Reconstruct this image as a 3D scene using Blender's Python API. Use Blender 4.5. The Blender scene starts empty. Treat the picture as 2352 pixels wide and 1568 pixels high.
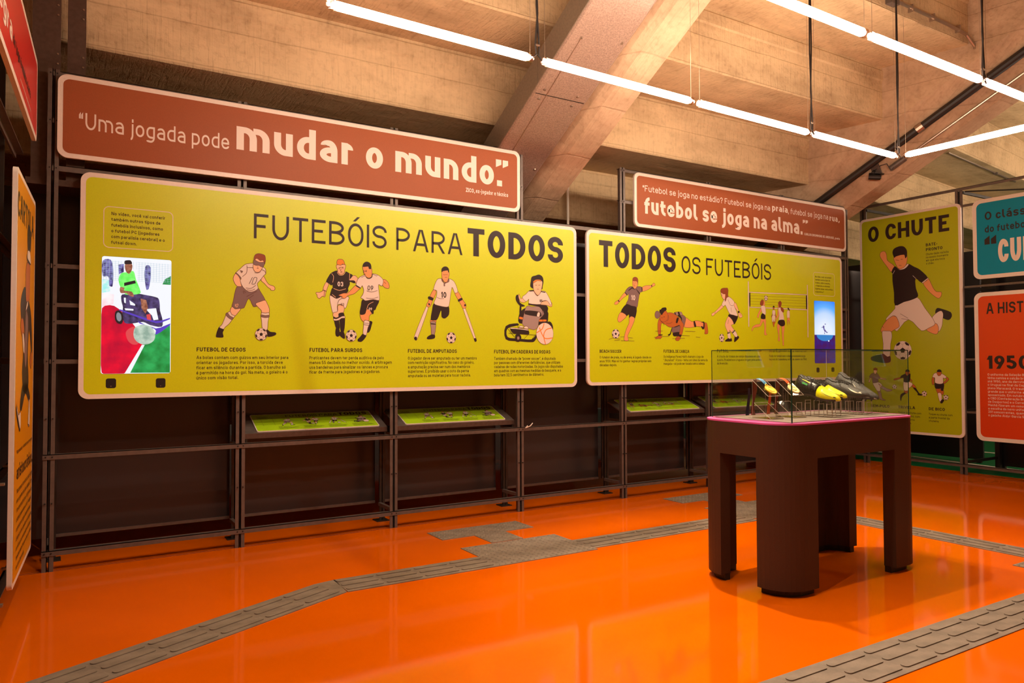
import bpy, math, random
from mathutils import Matrix, Vector
from mathutils.geometry import tessellate_polygon
PI=math.pi
random.seed(7)
SC=bpy.context.scene
COL=SC.collection
# ---------------------------------------------------------------- camera
cd=bpy.data.cameras.new('camera'); cam=bpy.data.objects.new('camera',cd); COL.objects.link(cam)
cd.sensor_width=36; cd.lens=36*1706.7/2352
def set_cam(yaw,pitch,roll,loc):
    f=Vector((math.sin(yaw)*math.cos(pitch),math.cos(yaw)*math.cos(pitch),math.sin(pitch)))
    r=Vector((math.cos(yaw),-math.sin(yaw),0)); u=r.cross(f)
    c,s=math.cos(roll),math.sin(roll)
    r2=c*r+s*u; u2=-s*r+c*u
    m=Matrix((r2,u2,-f)).transposed().to_4x4(); m.translation=Vector(loc); cam.matrix_world=m
set_cam(.552,.027,-.003,(0,-5.201,1.23))
SC.camera=cam
# ---------------------------------------------------------------- world, exposure
w=bpy.data.worlds.new('world'); SC.world=w; w.use_nodes=True
w.node_tree.nodes['Background'].inputs[0].default_value=(1,.72,.5,1)
w.node_tree.nodes['Background'].inputs[1].default_value=.03
vs=SC.view_settings; vs.view_transform='Standard'; vs.look='None'; vs.gamma=1; vs.use_curve_mapping=False
vs.exposure=-0.08
TUBE_COLOR=(1,.745,.54); TUBE_STRENGTH=74.0      # emission of every fluorescent tube
SPOT_W=520; FILL_SPOT_W=250        # track spotlight under the raker; fill spot added for the left floor
# ---------------------------------------------------------------- materials
M={}
def mat(name,col,rough=.6,metal=0,spec=.5,coat=0,emit=None,es=0,noise=None,bump=None,two=None):
    """procedural principled; noise=(scale,amount,detail) tints the colour, bump=(scale,strength)"""
    m=bpy.data.materials.new(name); m.use_nodes=True; nt=m.node_tree; p=nt.nodes['Principled BSDF']
    p.inputs['Base Color'].default_value=(*col,1); p.inputs['Roughness'].default_value=rough
    p.inputs['Metallic'].default_value=metal; p.inputs['Specular IOR Level'].default_value=spec
    p.inputs['Coat Weight'].default_value=coat
    if emit: p.inputs['Emission Color'].default_value=(*emit,1); p.inputs['Emission Strength'].default_value=es
    if noise or bump:
        tc=nt.nodes.new('ShaderNodeTexCoord')
    if noise:
        n=nt.nodes.new('ShaderNodeTexNoise'); n.inputs['Scale'].default_value=noise[0]; n.inputs['Detail'].default_value=noise[2] if len(noise)>2 else 4
        nt.links.new(tc.outputs['Object'],n.inputs['Vector'])
        mx=nt.nodes.new('ShaderNodeMix'); mx.data_type='RGBA'
        c2=two or tuple(max(0,c*(1-noise[1])) for c in col)
        mx.inputs[6].default_value=(*col,1); mx.inputs[7].default_value=(*c2,1)
        rp=nt.nodes.new('ShaderNodeMapRange'); rp.inputs[1].default_value=.35; rp.inputs[2].default_value=.68
        nt.links.new(n.outputs['Fac'],rp.inputs[0]); nt.links.new(rp.outputs[0],mx.inputs[0]); nt.links.new(mx.outputs[2],p.inputs['Base Color'])
    if bump:
        n2=nt.nodes.new('ShaderNodeTexNoise'); n2.inputs['Scale'].default_value=bump[0]; n2.inputs['Detail'].default_value=3
        nt.links.new(tc.outputs['Object'],n2.inputs['Vector'])
        b=nt.nodes.new('ShaderNodeBump'); b.inputs['Strength'].default_value=bump[1]; b.inputs['Distance'].default_value=.01
        nt.links.new(n2.outputs['Fac'],b.inputs['Height']); nt.links.new(b.outputs[0],p.inputs['Normal'])
    M[name]=m; return m
def concrete(name,base,dark,boards=True):
    m=bpy.data.materials.new(name); m.use_nodes=True; nt=m.node_tree; p=nt.nodes['Principled BSDF']; N=nt.nodes; L=nt.links
    tc=N.new('ShaderNodeTexCoord')
    mp=N.new('ShaderNodeMapping'); mp.inputs['Scale'].default_value=(.7,1.6,1.8); L.new(tc.outputs['Object'],mp.inputs['Vector'])
    n1=N.new('ShaderNodeTexNoise'); n1.inputs['Scale'].default_value=1.6; n1.inputs['Detail'].default_value=9; n1.inputs['Roughness'].default_value=.62; L.new(mp.outputs[0],n1.inputs['Vector'])
    m2=N.new('ShaderNodeMapping'); m2.inputs['Scale'].default_value=(38,4,3); L.new(tc.outputs['Object'],m2.inputs['Vector'])
    n2=N.new('ShaderNodeTexNoise'); n2.inputs['Scale'].default_value=1.3; n2.inputs['Detail'].default_value=4; L.new(m2.outputs[0],n2.inputs['Vector'])
    n3=N.new('ShaderNodeTexNoise'); n3.inputs['Scale'].default_value=28; n3.inputs['Detail'].default_value=5; L.new(tc.outputs['Object'],n3.inputs['Vector'])
    # board joints: thin lines every 0.19 m in height
    sx=N.new('ShaderNodeSeparateXYZ'); L.new(tc.outputs['Object'],sx.inputs[0])
    wob=N.new('ShaderNodeMath'); wob.operation='MULTIPLY_ADD'; wob.inputs[1].default_value=.05; L.new(n1.outputs['Fac'],wob.inputs[0]); L.new(sx.outputs['Z'],wob.inputs[2])
    md=N.new('ShaderNodeMath'); md.operation='PINGPONG'; md.inputs[1].default_value=.137; L.new(wob.outputs[0],md.inputs[0])
    lt=N.new('ShaderNodeMapRange'); lt.inputs[1].default_value=0; lt.inputs[2].default_value=.006; lt.inputs[3].default_value=.6; lt.inputs[4].default_value=0; L.new(md.outputs[0],lt.inputs[0])
    r1=N.new('ShaderNodeMapRange'); r1.inputs[1].default_value=.42; r1.inputs[2].default_value=.66; L.new(n1.outputs['Fac'],r1.inputs[0])
    r2=N.new('ShaderNodeMapRange'); r2.inputs[1].default_value=.5; r2.inputs[2].default_value=.75; r2.inputs[4].default_value=.4; L.new(n2.outputs['Fac'],r2.inputs[0])
    r3=N.new('ShaderNodeMapRange'); r3.inputs[1].default_value=.5; r3.inputs[2].default_value=.8; r3.inputs[4].default_value=.5; L.new(n3.outputs['Fac'],r3.inputs[0])
    def add(a,b):
        q=N.new('ShaderNodeMath'); q.operation='ADD'; L.new(a,q.inputs[0]); L.new(b,q.inputs[1]); return q.outputs[0]
    s=add(add(r1.outputs[0],r2.outputs[0]),r3.outputs[0])
    if boards: s=add(s,lt.outputs[0])
    q=N.new('ShaderNodeMath'); q.operation='MULTIPLY'; q.use_clamp=True; q.inputs[1].default_value=.62; L.new(s,q.inputs[0])
    mx=N.new('ShaderNodeMix'); mx.data_type='RGBA'; mx.inputs[6].default_value=(*base,1); mx.inputs[7].default_value=(*dark,1)
    L.new(q.outputs[0],mx.inputs[0]); L.new(mx.outputs[2],p.inputs['Base Color'])
    p.inputs['Roughness'].default_value=.9; p.inputs['Specular IOR Level'].default_value=.15
    b=N.new('ShaderNodeBump'); b.inputs['Strength'].default_value=.5; b.inputs['Distance'].default_value=.012; b.invert=True
    L.new(s,b.inputs['Height']); L.new(b.outputs[0],p.inputs['Normal'])
    M[name]=m
concrete('concrete',(.70,.53,.325),(.34,.235,.135))
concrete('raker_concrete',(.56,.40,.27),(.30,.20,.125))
concrete('soffit',(.50,.345,.21),(.27,.17,.10),False)
concrete('dark_block',(.22,.15,.10),(.08,.05,.035))
mat('floor',(.78,.135,.0),.07,spec=.42,noise=(1.3,.12,5),bump=(2.2,.035))
mat('joint',(.16,.03,.012),.5)
mat('tile',(.25,.205,.16),.62,spec=.3,noise=(9,.35,6),bump=(60,.25))
mat('frame_steel',(.14,.112,.10),.42,.25,noise=(30,.2,3))
mat('rust_steel',(.38,.27,.22),.36,.3,noise=(90,.35,5),bump=(120,.1))
mat('steel_side',(.20,.16,.12),.45,.3,noise=(60,.2,4))
mat('column_steel',(.12,.075,.06),.4,.4,noise=(40,.25,4))
mat('black_panel',(.030,.026,.028),.24,spec=.5,bump=(400,.03))
mat('black',(.008,.006,.006),.5)
mat('blackmetal',(.02,.015,.012),.45)
mat('white_board',(.80,.72,.66),.38,noise=(60,.04,3))
mat('lime',(.60,.70,.003),.36,noise=(180,.06,3))
mat('lime_fresh',(.40,.66,.01),.35,noise=(180,.06,3))
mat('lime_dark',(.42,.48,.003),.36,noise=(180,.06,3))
mat('terracotta',(.34,.095,.036),.42,spec=.18,noise=(180,.08,3))
mat('blue_print',(.0,.26,.42),.34,spec=.25,noise=(180,.06,3))
mat('red_print',(.66,.055,.008),.3,noise=(180,.06,3))
mat('yellow_print',(.80,.33,.0),.3,noise=(180,.06,3))
mat('crimson',(.62,.02,.02),.28,noise=(180,.06,3))
INK={'W':(.78,.68,.62),'G':(.22,.14,.14),'K':(.03,.018,.018),'A':(.86,.52,.33),'B':(.80,.34,.13),'C':(.50,.14,.03),'R':(.28,.07,.025),
 'O':(.80,.24,.03),'L':(.14,.06,.045),'N':(.36,.26,.25)}
for k,c in INK.items(): mat('ink_'+k,c,.4,spec=.3)
VID={'vw':(.93,.95,1),'vc':(.35,.9,.85),'vp':(1,.72,.78),'vr':(.86,.0,.03),'vg':(0,.20,.03),'vd':(.02,.015,.05),'vk':(.015,.01,.015),'vz':(.25,.27,.3),
 'vu':(.10,.05,.55),'vs':(.22,.06,.03),'ve':(.75,.07,.08),'vo':(.62,.74,.62),'vy':(.12,.9,.10),'vn':(.22,.2,.55),
 'vg2':(.42,.55,.66),'sb':(.02,.30,1),'sc':(.30,.58,1),'sl':(.72,.82,1),'sn':(.02,.01,.22),'st':(.02,.22,.6)}
VN={'vr':(7,(.45,0,.03)),'vg':(12,(.02,.42,.10)),'vo':(22,(.28,.42,.34)),'vd':(30,(.10,.07,.22)),'vn':(40,(.03,.02,.12)),'vc':(30,(.8,.95,.95)),'vp':(18,(1,.95,.97)),'vy':(30,(.25,1,.2)),'vs':(40,(.5,.2,.12)),'sl':(6,(.6,.74,1)),'sn':(14,(.05,.0,.10))}
for k,c in VID.items():
    m=mat('vid_'+k,(.01,.01,.01),.3,emit=c,es=1.05)
    if k in VN:       # uneven picture tone on the screen
        nt=m.node_tree; tc=nt.nodes.new('ShaderNodeTexCoord'); n=nt.nodes.new('ShaderNodeTexNoise'); sc_,c2=VN[k]; n.inputs['Scale'].default_value=sc_; n.inputs['Detail'].default_value=5
        rp=nt.nodes.new('ShaderNodeMapRange'); rp.inputs[1].default_value=.38; rp.inputs[2].default_value=.64
        mx=nt.nodes.new('ShaderNodeMix'); mx.data_type='RGBA'; mx.inputs[6].default_value=(*c,1); mx.inputs[7].default_value=(*c2,1)
        nt.links.new(tc.outputs['Object'],n.inputs['Vector']); nt.links.new(n.outputs['Fac'],rp.inputs[0]); nt.links.new(rp.outputs[0],mx.inputs[0]); nt.links.new(mx.outputs[2],nt.nodes['Principled BSDF'].inputs['Emission Color'])
m=mat('vid_sky',(.01,.01,.01),.3,emit=(.3,.5,1),es=1.05); nt=m.node_tree       # the picture's own sky: pale glow fading to blue
tc=nt.nodes.new('ShaderNodeTexCoord'); mp=nt.nodes.new('ShaderNodeMapping'); mp.inputs['Location'].default_value=(-.18,0,-.31); ln=nt.nodes.new('ShaderNodeVectorMath'); ln.operation='LENGTH'
cr=nt.nodes.new('ShaderNodeValToRGB'); e=cr.color_ramp.elements; e[0].position=.12; e[0].color=(.80,.88,1,1); e[1].position=.40; e[1].color=(.02,.22,.95,1)
q=e.new(.24); q.color=(.55,.72,1,1); q=e.new(.31); q.color=(.12,.45,1,1)
nt.links.new(tc.outputs['Object'],mp.inputs['Vector']); nt.links.new(mp.outputs[0],ln.inputs[0]); nt.links.new(ln.outputs['Value'],cr.inputs[0]); nt.links.new(cr.outputs[0],nt.nodes['Principled BSDF'].inputs['Emission Color'])
mat('table',(.060,.031,.02),.5,spec=.3,noise=(200,.1,3))
mat('table_in',(.012,.009,.008),.7)
mat('pink',(.62,.10,.40),.4)
mat('felt',(.26,.20,.17),.9,noise=(150,.15,3))
mat('gold',(.95,.62,.06),.3,.75,bump=(80,.2))
mat('gold_pale',(.95,.78,.38),.35,.6)
mat('ribbon_blue',(.01,.22,.62),.6,noise=(60,.5,3),two=(.25,.55,.8))
mat('ribbon_orange',(.88,.12,.01),.55)
mat('ribbon_red',(.35,.02,.01),.55)
mat('ribbon_navy',(.02,.02,.06),.6)
mat('boot_black',(.018,.014,.014),.3,spec=.5,bump=(90,.3))
mat('boot_yellow',(.88,.80,.0),.35,bump=(60,.1))
mat('boot_grey',(.05,.042,.042),.5,bump=(140,.35))
mat('boot_lining',(.05,.012,.014),.8)
mat('boot_sole',(.05,.03,.03),.3)
mat('lace',(.012,.01,.01),.6)
mat('logo_cream',(.80,.70,.55),.4)
mat('logo_black',(.01,.01,.01),.4)
mat('badge_green',(.02,.35,.05),.5); mat('badge_yellow',(.75,.6,.02),.5)
mat('chrome_pipe',(.42,.33,.26),.3,.8)
mat('wire',(.35,.27,.2),.4,.7)
mat('cable',(.015,.011,.01),.5)
mat('white_paint',(.85,.78,.7),.4)
mat('court_green',(.005,.16,.05),.3,noise=(3,.2,3)); mat('court_line',(.8,.76,.66),.4)
mat('cap_plastic',(.93,.88,.86),.2,spec=.6)
m=mat('tube_glow',(1,1,1),.3,emit=TUBE_COLOR,es=TUBE_STRENGTH)
def glassy(name,tint,f0=.04):
    """thin clear sheet: see-through with a Fresnel sheen that is the same from both sides"""
    m=bpy.data.materials.new(name); m.use_nodes=True; nt=m.node_tree; nt.nodes.clear(); N=nt.nodes.new; K=nt.links.new
    o=N('ShaderNodeOutputMaterial'); t=N('ShaderNodeBsdfTransparent'); g=N('ShaderNodeBsdfGlossy'); lw=N('ShaderNodeLayerWeight'); mx=N('ShaderNodeMixShader')
    lw.inputs[0].default_value=.5; pw=N('ShaderNodeMath'); pw.operation='POWER'; pw.inputs[1].default_value=5
    ma=N('ShaderNodeMath'); ma.operation='MULTIPLY_ADD'; ma.inputs[1].default_value=1-f0; ma.inputs[2].default_value=f0
    t.inputs[0].default_value=(*tint,1); g.inputs['Roughness'].default_value=.01
    K(lw.outputs['Facing'],pw.inputs[0]); K(pw.outputs[0],ma.inputs[0]); K(ma.outputs[0],mx.inputs[0])
    K(t.outputs[0],mx.inputs[1]); K(g.outputs[0],mx.inputs[2]); K(mx.outputs[0],o.inputs[0]); M[name]=m
glassy('glass',(.95,.975,.95)); glassy('acrylic',(.93,.90,.88),.05)
glassy('cap_clear',(.88,.72,.66),.07)
mat('glass_edge',(.01,.05,.035),.15,spec=.6); mat('acrylic_edge',(.62,.48,.42),.25)
# ---------------------------------------------------------------- mesh helpers
class MB:
    def __init__(s): s.v=[]; s.f=[]; s.m=[]; s.ms=[]
    def mi(s,m):
        if m not in s.ms: s.ms.append(m)
        return s.ms.index(m)
    def poly(s,pts,faces,m):
        b=len(s.v); s.v+= [tuple(p) for p in pts]; i=s.mi(m)
        for f in faces: s.f.append([b+k for k in f]); s.m.append(i)
        return s
    def box(s,x0,x1,y0,y1,z0,z1,m,tf=None,bev=0):
        P=[Vector((x,y,z)) for z in (z0,z1) for x,y in ((x0,y0),(x1,y0),(x1,y1),(x0,y1))]
        if tf: P=[tf@p for p in P]
        return s.poly(P,[(3,2,1,0),(4,5,6,7),(0,1,5,4),(1,2,6,5),(2,3,7,6),(3,0,4,7)],m)
    def prism(s,pts2,fn,m,cap=True,m2=None):
        """pts2 closed 2D loop (ccw), fn(p,k) -> 3D for k=0,1"""
        n=len(pts2); P=[fn(p,0) for p in pts2]+[fn(p,1) for p in pts2]
        s.poly(P,[(i,(i+1)%n,n+(i+1)%n,n+i) for i in range(n)],m2 or m)
        if cap:
            tri=tessellate_polygon([[Vector((p[0],p[1],0)) for p in pts2]])
            s.poly(P[:n],[tuple(t) for t in tri],m); s.poly(P[n:],[tuple(t) for t in tri],m)
        return s
    def flat(s,pts2,fn,m):
        tri=tessellate_polygon([[Vector((p[0],p[1],0)) for p in pts2]])
        F=[]
        for t in tri:
            a,b,c=[pts2[k] for k in t]
            F.append(tuple(t) if (b[0]-a[0])*(c[1]-a[1])-(b[1]-a[1])*(c[0]-a[0])>0 else (t[0],t[2],t[1]))
        return s.poly([fn(p) for p in pts2],F,m)
    def tube(s,path,r,m,n=8,cap=True,closed=False):
        path=[Vector(p) for p in path]; k=len(path); P=[]; up=None
        for i,p in enumerate(path):
            a=path[i-1] if i>0 or closed else p; b=path[(i+1)%k] if i<k-1 or closed else p
            d=(b-a).normalized()
            if up is None: up=Vector((0,0,1)) if abs(d.z)<.9 else Vector((1,0,0))
            u=d.cross(up).normalized(); v=u.cross(d).normalized(); up=v
            rr=r[i] if isinstance(r,(list,tuple)) else r
            P+= [p+(u*math.cos(2*PI*j/n)+v*math.sin(2*PI*j/n))*rr for j in range(n)]
        F=[]
        for i in range(k if closed else k-1):
            for j in range(n):
                a=i*n+j; b=i*n+(j+1)%n; c=((i+1)%k)*n+(j+1)%n; d=((i+1)%k)*n+j; F.append((a,b,c,d))
        if cap and not closed: F.append(tuple(reversed(range(n)))); F.append(tuple((k-1)*n+j for j in range(n)))
        return s.poly(P,F,m)
    def build(s,name,parent=None,smooth=False,loc=None):
        me=bpy.data.meshes.new(name); me.from_pydata(s.v,[],s.f)
        for m in s.ms: me.materials.append(M[m])
        me.polygons.foreach_set('material_index',s.m)
        if smooth: me.polygons.foreach_set('use_smooth',[True]*len(s.f))
        me.update()
        o=bpy.data.objects.new(name,me); COL.objects.link(o)
        if parent: o.parent=parent
        if loc: o.location=loc
        return o
def thing(name,label,cat,loc=(0,0,0),rz=0,group=None,rot=None):
    o=bpy.data.objects.new(name,None); COL.objects.link(o); o.location=loc; o.rotation_euler=rot or (0,0,rz)
    o.empty_display_size=.1; o['label']=label; o['category']=cat
    if group: o['group']=group
    return o
def tag(o,label,cat,group=None):
    o['label']=label; o['category']=cat
    if group: o['group']=group
    return o
def struct(o): o['kind']='structure'; return o
def strukt(name):
    o=bpy.data.objects.new(name,None); COL.objects.link(o); o['kind']='structure'; return o
def kids(o): return [c for c in bpy.data.objects if c.parent==o]
def copy_tree(o,label=None):
    c=o.copy(); COL.objects.link(c)
    if label: c['label']=label
    for ch in kids(o):
        d=ch.copy(); COL.objects.link(d); d.parent=c
        for g in kids(ch):
            e=g.copy(); COL.objects.link(e); e.parent=d
    return c
def rrect(x0,x1,z0,z1,r,n=6):
    P=[]
    for cx,cz,a in ((x1-r,z0+r,-PI/2),(x1-r,z1-r,0),(x0+r,z1-r,PI/2),(x0+r,z0+r,PI)):
        for k in range(n+1): t=a+PI/2*k/n; P.append((cx+r*math.cos(t),cz+r*math.sin(t)))
    return P
# flat print on the panels: shapes in half millimetres from each panel's lower left corner
ART={}
ART['cegos']="""P A 1795,1619 1761,1548 1789,1472 1859,1402 1863,1357 1879,1342 1922,1348 1938,1385 1922,1405 1878,1436 1858,1500 1846,1556
P A 2151,1607 2120,1547 2164,1504 2213,1452 2245,1433 2250,1417 2290,1414 2307,1440 2290,1473 2229,1491 2192,1534
P G 1820,1445 1789,1382 1763,1243 1748,1170 1791,1143 1861,1153 1904,1167 1962,1292 2022,1184 2062,1189 2070,1206 2053,1226 2121,1262 2177,1276 2104,1405 2084,1433
P W 2022,1766 1963,1760 1912,1745 1857,1692 1795,1623 1827,1596 1862,1557 1851,1524 1878,1452 1922,1405 1961,1382 2001,1380 2048,1399 2084,1433 2072,1495 2112,1547 2155,1607 2183,1638 2179,1696 2151,1723 2078,1727
P G 1795,1628 1789,1620 1819,1596 1852,1553 1862,1561 1827,1603
P A 1748,1174 1725,1108 1753,1060 1788,1053 1822,1091 1861,1153 1791,1144
P W 1725,1110 1691,1088 1672,1058 1650,997 1623,932 1593,895 1643,872 1666,901 1715,946 1765,1020 1788,1053 1749,1068
P G 1691,1091 1670,1068 1699,1030 1745,1001 1767,1026 1722,1051
P K 1586,899 1563,842 1550,778 1560,764 1636,763 1646,779 1636,827 1651,864 1643,874 1597,891
P A 2051,1226 2082,1182 2128,1134 2132,1097 2183,1096 2227,1102 2231,1166 2202,1236 2177,1276 2121,1259
P W 2132,1105 2122,1059 2131,993 2143,894 2204,871 2216,987 2231,1071 2227,1108 2179,1101
P G 2125,1077 2122,1052 2179,1040 2230,1050 2229,1075 2179,1069
P K 2204,883 2245,851 2310,844 2328,827 2314,806 2261,785 2205,788 2192,854
P A 2018,1747 2015,1706 2035,1662 2071,1648 2103,1658 2127,1692 2159,1757 2162,1815 2134,1855 2054,1841 2034,1815
P R 2089,1904 2045,1886 2028,1847 2030,1806 2054,1834 2078,1830 2110,1807 2142,1818 2158,1790 2168,1766 2178,1825 2170,1878 2150,1893
P G 2026,1814 2022,1756 2054,1742 2094,1744 2118,1729 2147,1727 2163,1765 2162,1789 2094,1786
S K 1965,1487 2008,1578
S K 2000,1489 2031,1575 2067,1569 2040,1491 2000,1484
S L 1934,1734 1937,1685 1928,1627 1878,1579
S L 1936,1705 2019,1708
S L 2123,1692 2171,1670 2175,1641
S L 1922,1430 1993,1429 2052,1473
S L 1938,1406 2001,1401 2040,1423
S L 1970,1296 2025,1340
S L 1934,1315 2017,1364 2064,1391
S L 1898,1396 1922,1364
S L 1887,1387 1902,1351
S A 1790,1212 1787,1179
S A 1806,1208 1825,1209 1814,1172 1798,1175 1806,1208
S L 1846,1658 1873,1656
S L 1858,1643 1881,1652 1869,1631 1858,1643
S L 2035,1643 2071,1639 2111,1658
S L 2074,1726 2078,1717
S L 2063,1705 2087,1704
O W 2126,813 79,83"""
ART['surdos']="""P A 3019,1571 2976,1492 2968,1445 2925,1418 2877,1416 2872,1395 2887,1383 2892,1349 2922,1331 2964,1365 2998,1358 3015,1427 3045,1513 3054,1539
P A 3386,1655 3355,1610 3427,1610 3463,1564 3485,1639 3444,1684 3404,1678
P K 3174,1741 3088,1702 3049,1649 3015,1575 3053,1551 3088,1523 3105,1533 3110,1490 3097,1481 3071,1395 3076,1378 3128,1347 3163,1340 3232,1373 3312,1423 3343,1459 3338,1493 3364,1555 3366,1589 3431,1571 3445,1602 3391,1612 3355,1613 3395,1664 3404,1691 3355,1714 3302,1736 3267,1687 3214,1682
P W 3074,1383 3072,1310 3089,1226 3111,1138 3146,1131 3181,1144 3180,1247 3242,1257 3299,1204 3343,1330 3353,1361 3329,1377 3268,1365 3232,1368 3163,1340
P A 3181,1157 3120,1134 3124,1070 3164,1067 3198,1081 3216,1133 3268,1143 3281,1216 3250,1249 3207,1249 3185,1230
P K 3120,1083 3133,1015 3164,914 3216,915 3207,1026 3203,1081 3164,1067
P K 3198,1128 3203,1068 3212,1017 3230,873 3278,874 3295,1045 3286,1096 3268,1143
P W 3123,1053 3129,1028 3168,1025 3212,1039 3242,1061 3291,1067 3288,1092 3251,1091 3198,1064 3164,1050
P K 3160,914 3151,863 3158,812 3186,796 3212,813 3217,864 3208,911 3186,927
P K 3217,864 3204,830 3234,796 3278,767 3292,780 3287,840 3260,882
P A 3170,1822 3161,1800 3179,1750 3183,1716 3214,1688 3245,1686 3280,1718 3288,1765 3302,1818 3284,1838 3231,1826
P O 3174,1822 3170,1869 3187,1900 3222,1907 3257,1901 3279,1868 3284,1830 3257,1841 3227,1820 3187,1827
P B 3458,1547 3391,1487 3329,1428 3267,1421 3197,1388 3250,1373 3241,1356 3285,1345 3338,1390 3427,1420 3499,1484 3521,1506
P B 3856,1638 3898,1653 3950,1612 3969,1551 3955,1523 3903,1530 3866,1563
P B 3522,1138 3527,1069 3550,1035 3582,1018 3591,1045 3650,1038 3659,1108 3704,1153 3681,1195 3608,1202
P K 3663,1034 3705,1022 3696,978 3673,899 3646,863 3618,872 3632,933 3659,986
P K 3554,1343 3531,1260 3513,1129 3590,1132 3617,1198 3654,1199 3704,1135 3723,1144 3727,1188 3750,1198 3769,1242 3806,1314 3801,1353 3672,1352
P W 3593,1702 3526,1676 3485,1639 3456,1546 3521,1506 3548,1543 3571,1479 3558,1417 3526,1368 3553,1356 3599,1327 3718,1350 3806,1340 3815,1393 3805,1472 3800,1573 3852,1554 3870,1647 3791,1713 3703,1726 3703,1686 3653,1653 3616,1659
P K 3454,1551 3452,1533 3512,1502 3524,1513
P W 3581,1037 3568,931 3564,845 3609,819 3636,933 3659,986 3654,1029
P K 3555,843 3519,801 3481,761 3487,735 3537,730 3582,767 3614,819 3582,832
P B 3557,1821 3561,1774 3580,1714 3607,1676 3653,1661 3689,1685 3698,1765 3671,1833 3616,1838
P K 3557,1817 3561,1857 3588,1889 3625,1898 3666,1881 3687,1839 3680,1794 3648,1797 3639,1827
S K 3577,1001 3654,998
S K 3574,977 3650,972
S K 3598,1693 3616,1659 3653,1651 3694,1673 3706,1721
S A 3123,1483 3206,1459 3303,1487
S A 3102,1397 3154,1358
S A 3092,1694 3122,1653 3110,1567
S A 3360,1710 3355,1615
S A 3174,1716 3205,1679 3258,1682 3293,1723
S A 3617,1202 3645,1273 3718,1315
S L 3535,1663 3589,1688
S L 3703,1726 3763,1698 3782,1708
S L 3617,1472 3690,1458 3782,1484
S L 3608,1367 3709,1363 3792,1388
S L 3180,1255 3206,1324 3268,1353
S L 3884,1617 3912,1592
S L 3571,1757 3616,1751
S L 3205,1786 3262,1794
S L 2989,1442 2985,1370
S K 2968,1450 2994,1449 3015,1435
S L 3192,1775 3214,1785
S L 3247,1784 3268,1792
S L 3196,1766 3215,1768
S L 3249,1771 3266,1774
S L 3231,1772 3224,1736 3238,1730 3249,1735
S L 3218,1711 3251,1715
S L 3596,1767 3616,1772
S L 3600,1757 3614,1754
S L 3569,1766 3563,1739 3576,1735
S L 3578,1714 3598,1713
T W 3221,1550 67 03 b
T K 3672,1517 68 09 n
T L 3252,1260 38 03 n
T W 3672,1209 39 09 b
O W 3384,817 80,84"""
ART['amputados']="""P W 4571,1282 4368,811 4391,761 4419,776 4602,1254
P W 5188,1297 5389,811 5423,752 5443,775 5229,1306
P K 4391,818 4368,790 4384,764 4410,769 4415,802
P K 5394,799 5431,807 5443,767 5414,749
P B 4690,1540 4626,1428 4602,1355 4571,1303 4602,1269 4642,1292 4674,1372 4738,1506
P B 5055,1506 5113,1405 5171,1319 5196,1275 5246,1277 5255,1329 5204,1394 5113,1531
P K 4610,1435 4598,1398 4674,1372 4685,1414
P K 5113,1405 5179,1437 5193,1408 5121,1373
P B 4645,1082 4642,1024 4722,1026 4730,1077
P N 4645,1046 4650,938 4658,851 4706,845 4730,1041
P K 4642,1024 4725,1019 4725,1005 4642,1010
P K 4703,1337 4666,1227 4642,1082 4674,1068 4754,1085 4818,1225 4826,1131 4859,1105 4899,1111 4956,1171 4948,1303 4851,1285
P K 4658,854 4595,822 4576,792 4603,778 4706,794 4714,845
P W 4827,1717 4751,1699 4690,1547 4746,1528 4738,1433 4698,1330 4786,1297 4907,1282 4956,1303 5006,1592 5055,1506 5110,1531 5047,1682 4957,1722 4916,1661 4875,1651
P G 4827,1722 4835,1678 4864,1655 4867,1607 4883,1608 4886,1652 4932,1665 4957,1685 4948,1724 4875,1656
P B 4831,1832 4835,1730 4875,1673 4916,1668 4948,1736 4962,1810 4932,1853 4851,1847
P K 4827,1817 4827,1868 4859,1902 4908,1910 4949,1883 4958,1825 4940,1824 4932,1850 4851,1833
P K 4602,1326 4618,1330 4634,1313 4618,1295 4606,1305
P K 5221,1335 5246,1336 5249,1314 5226,1303
S L 4746,1426 4802,1407 4867,1412
S L 4851,1782 4883,1779 4900,1785 4932,1786
S L 4883,1740 4924,1746
T K 4864,1469 91 10 b
O W 4992,808 82,85"""
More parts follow.
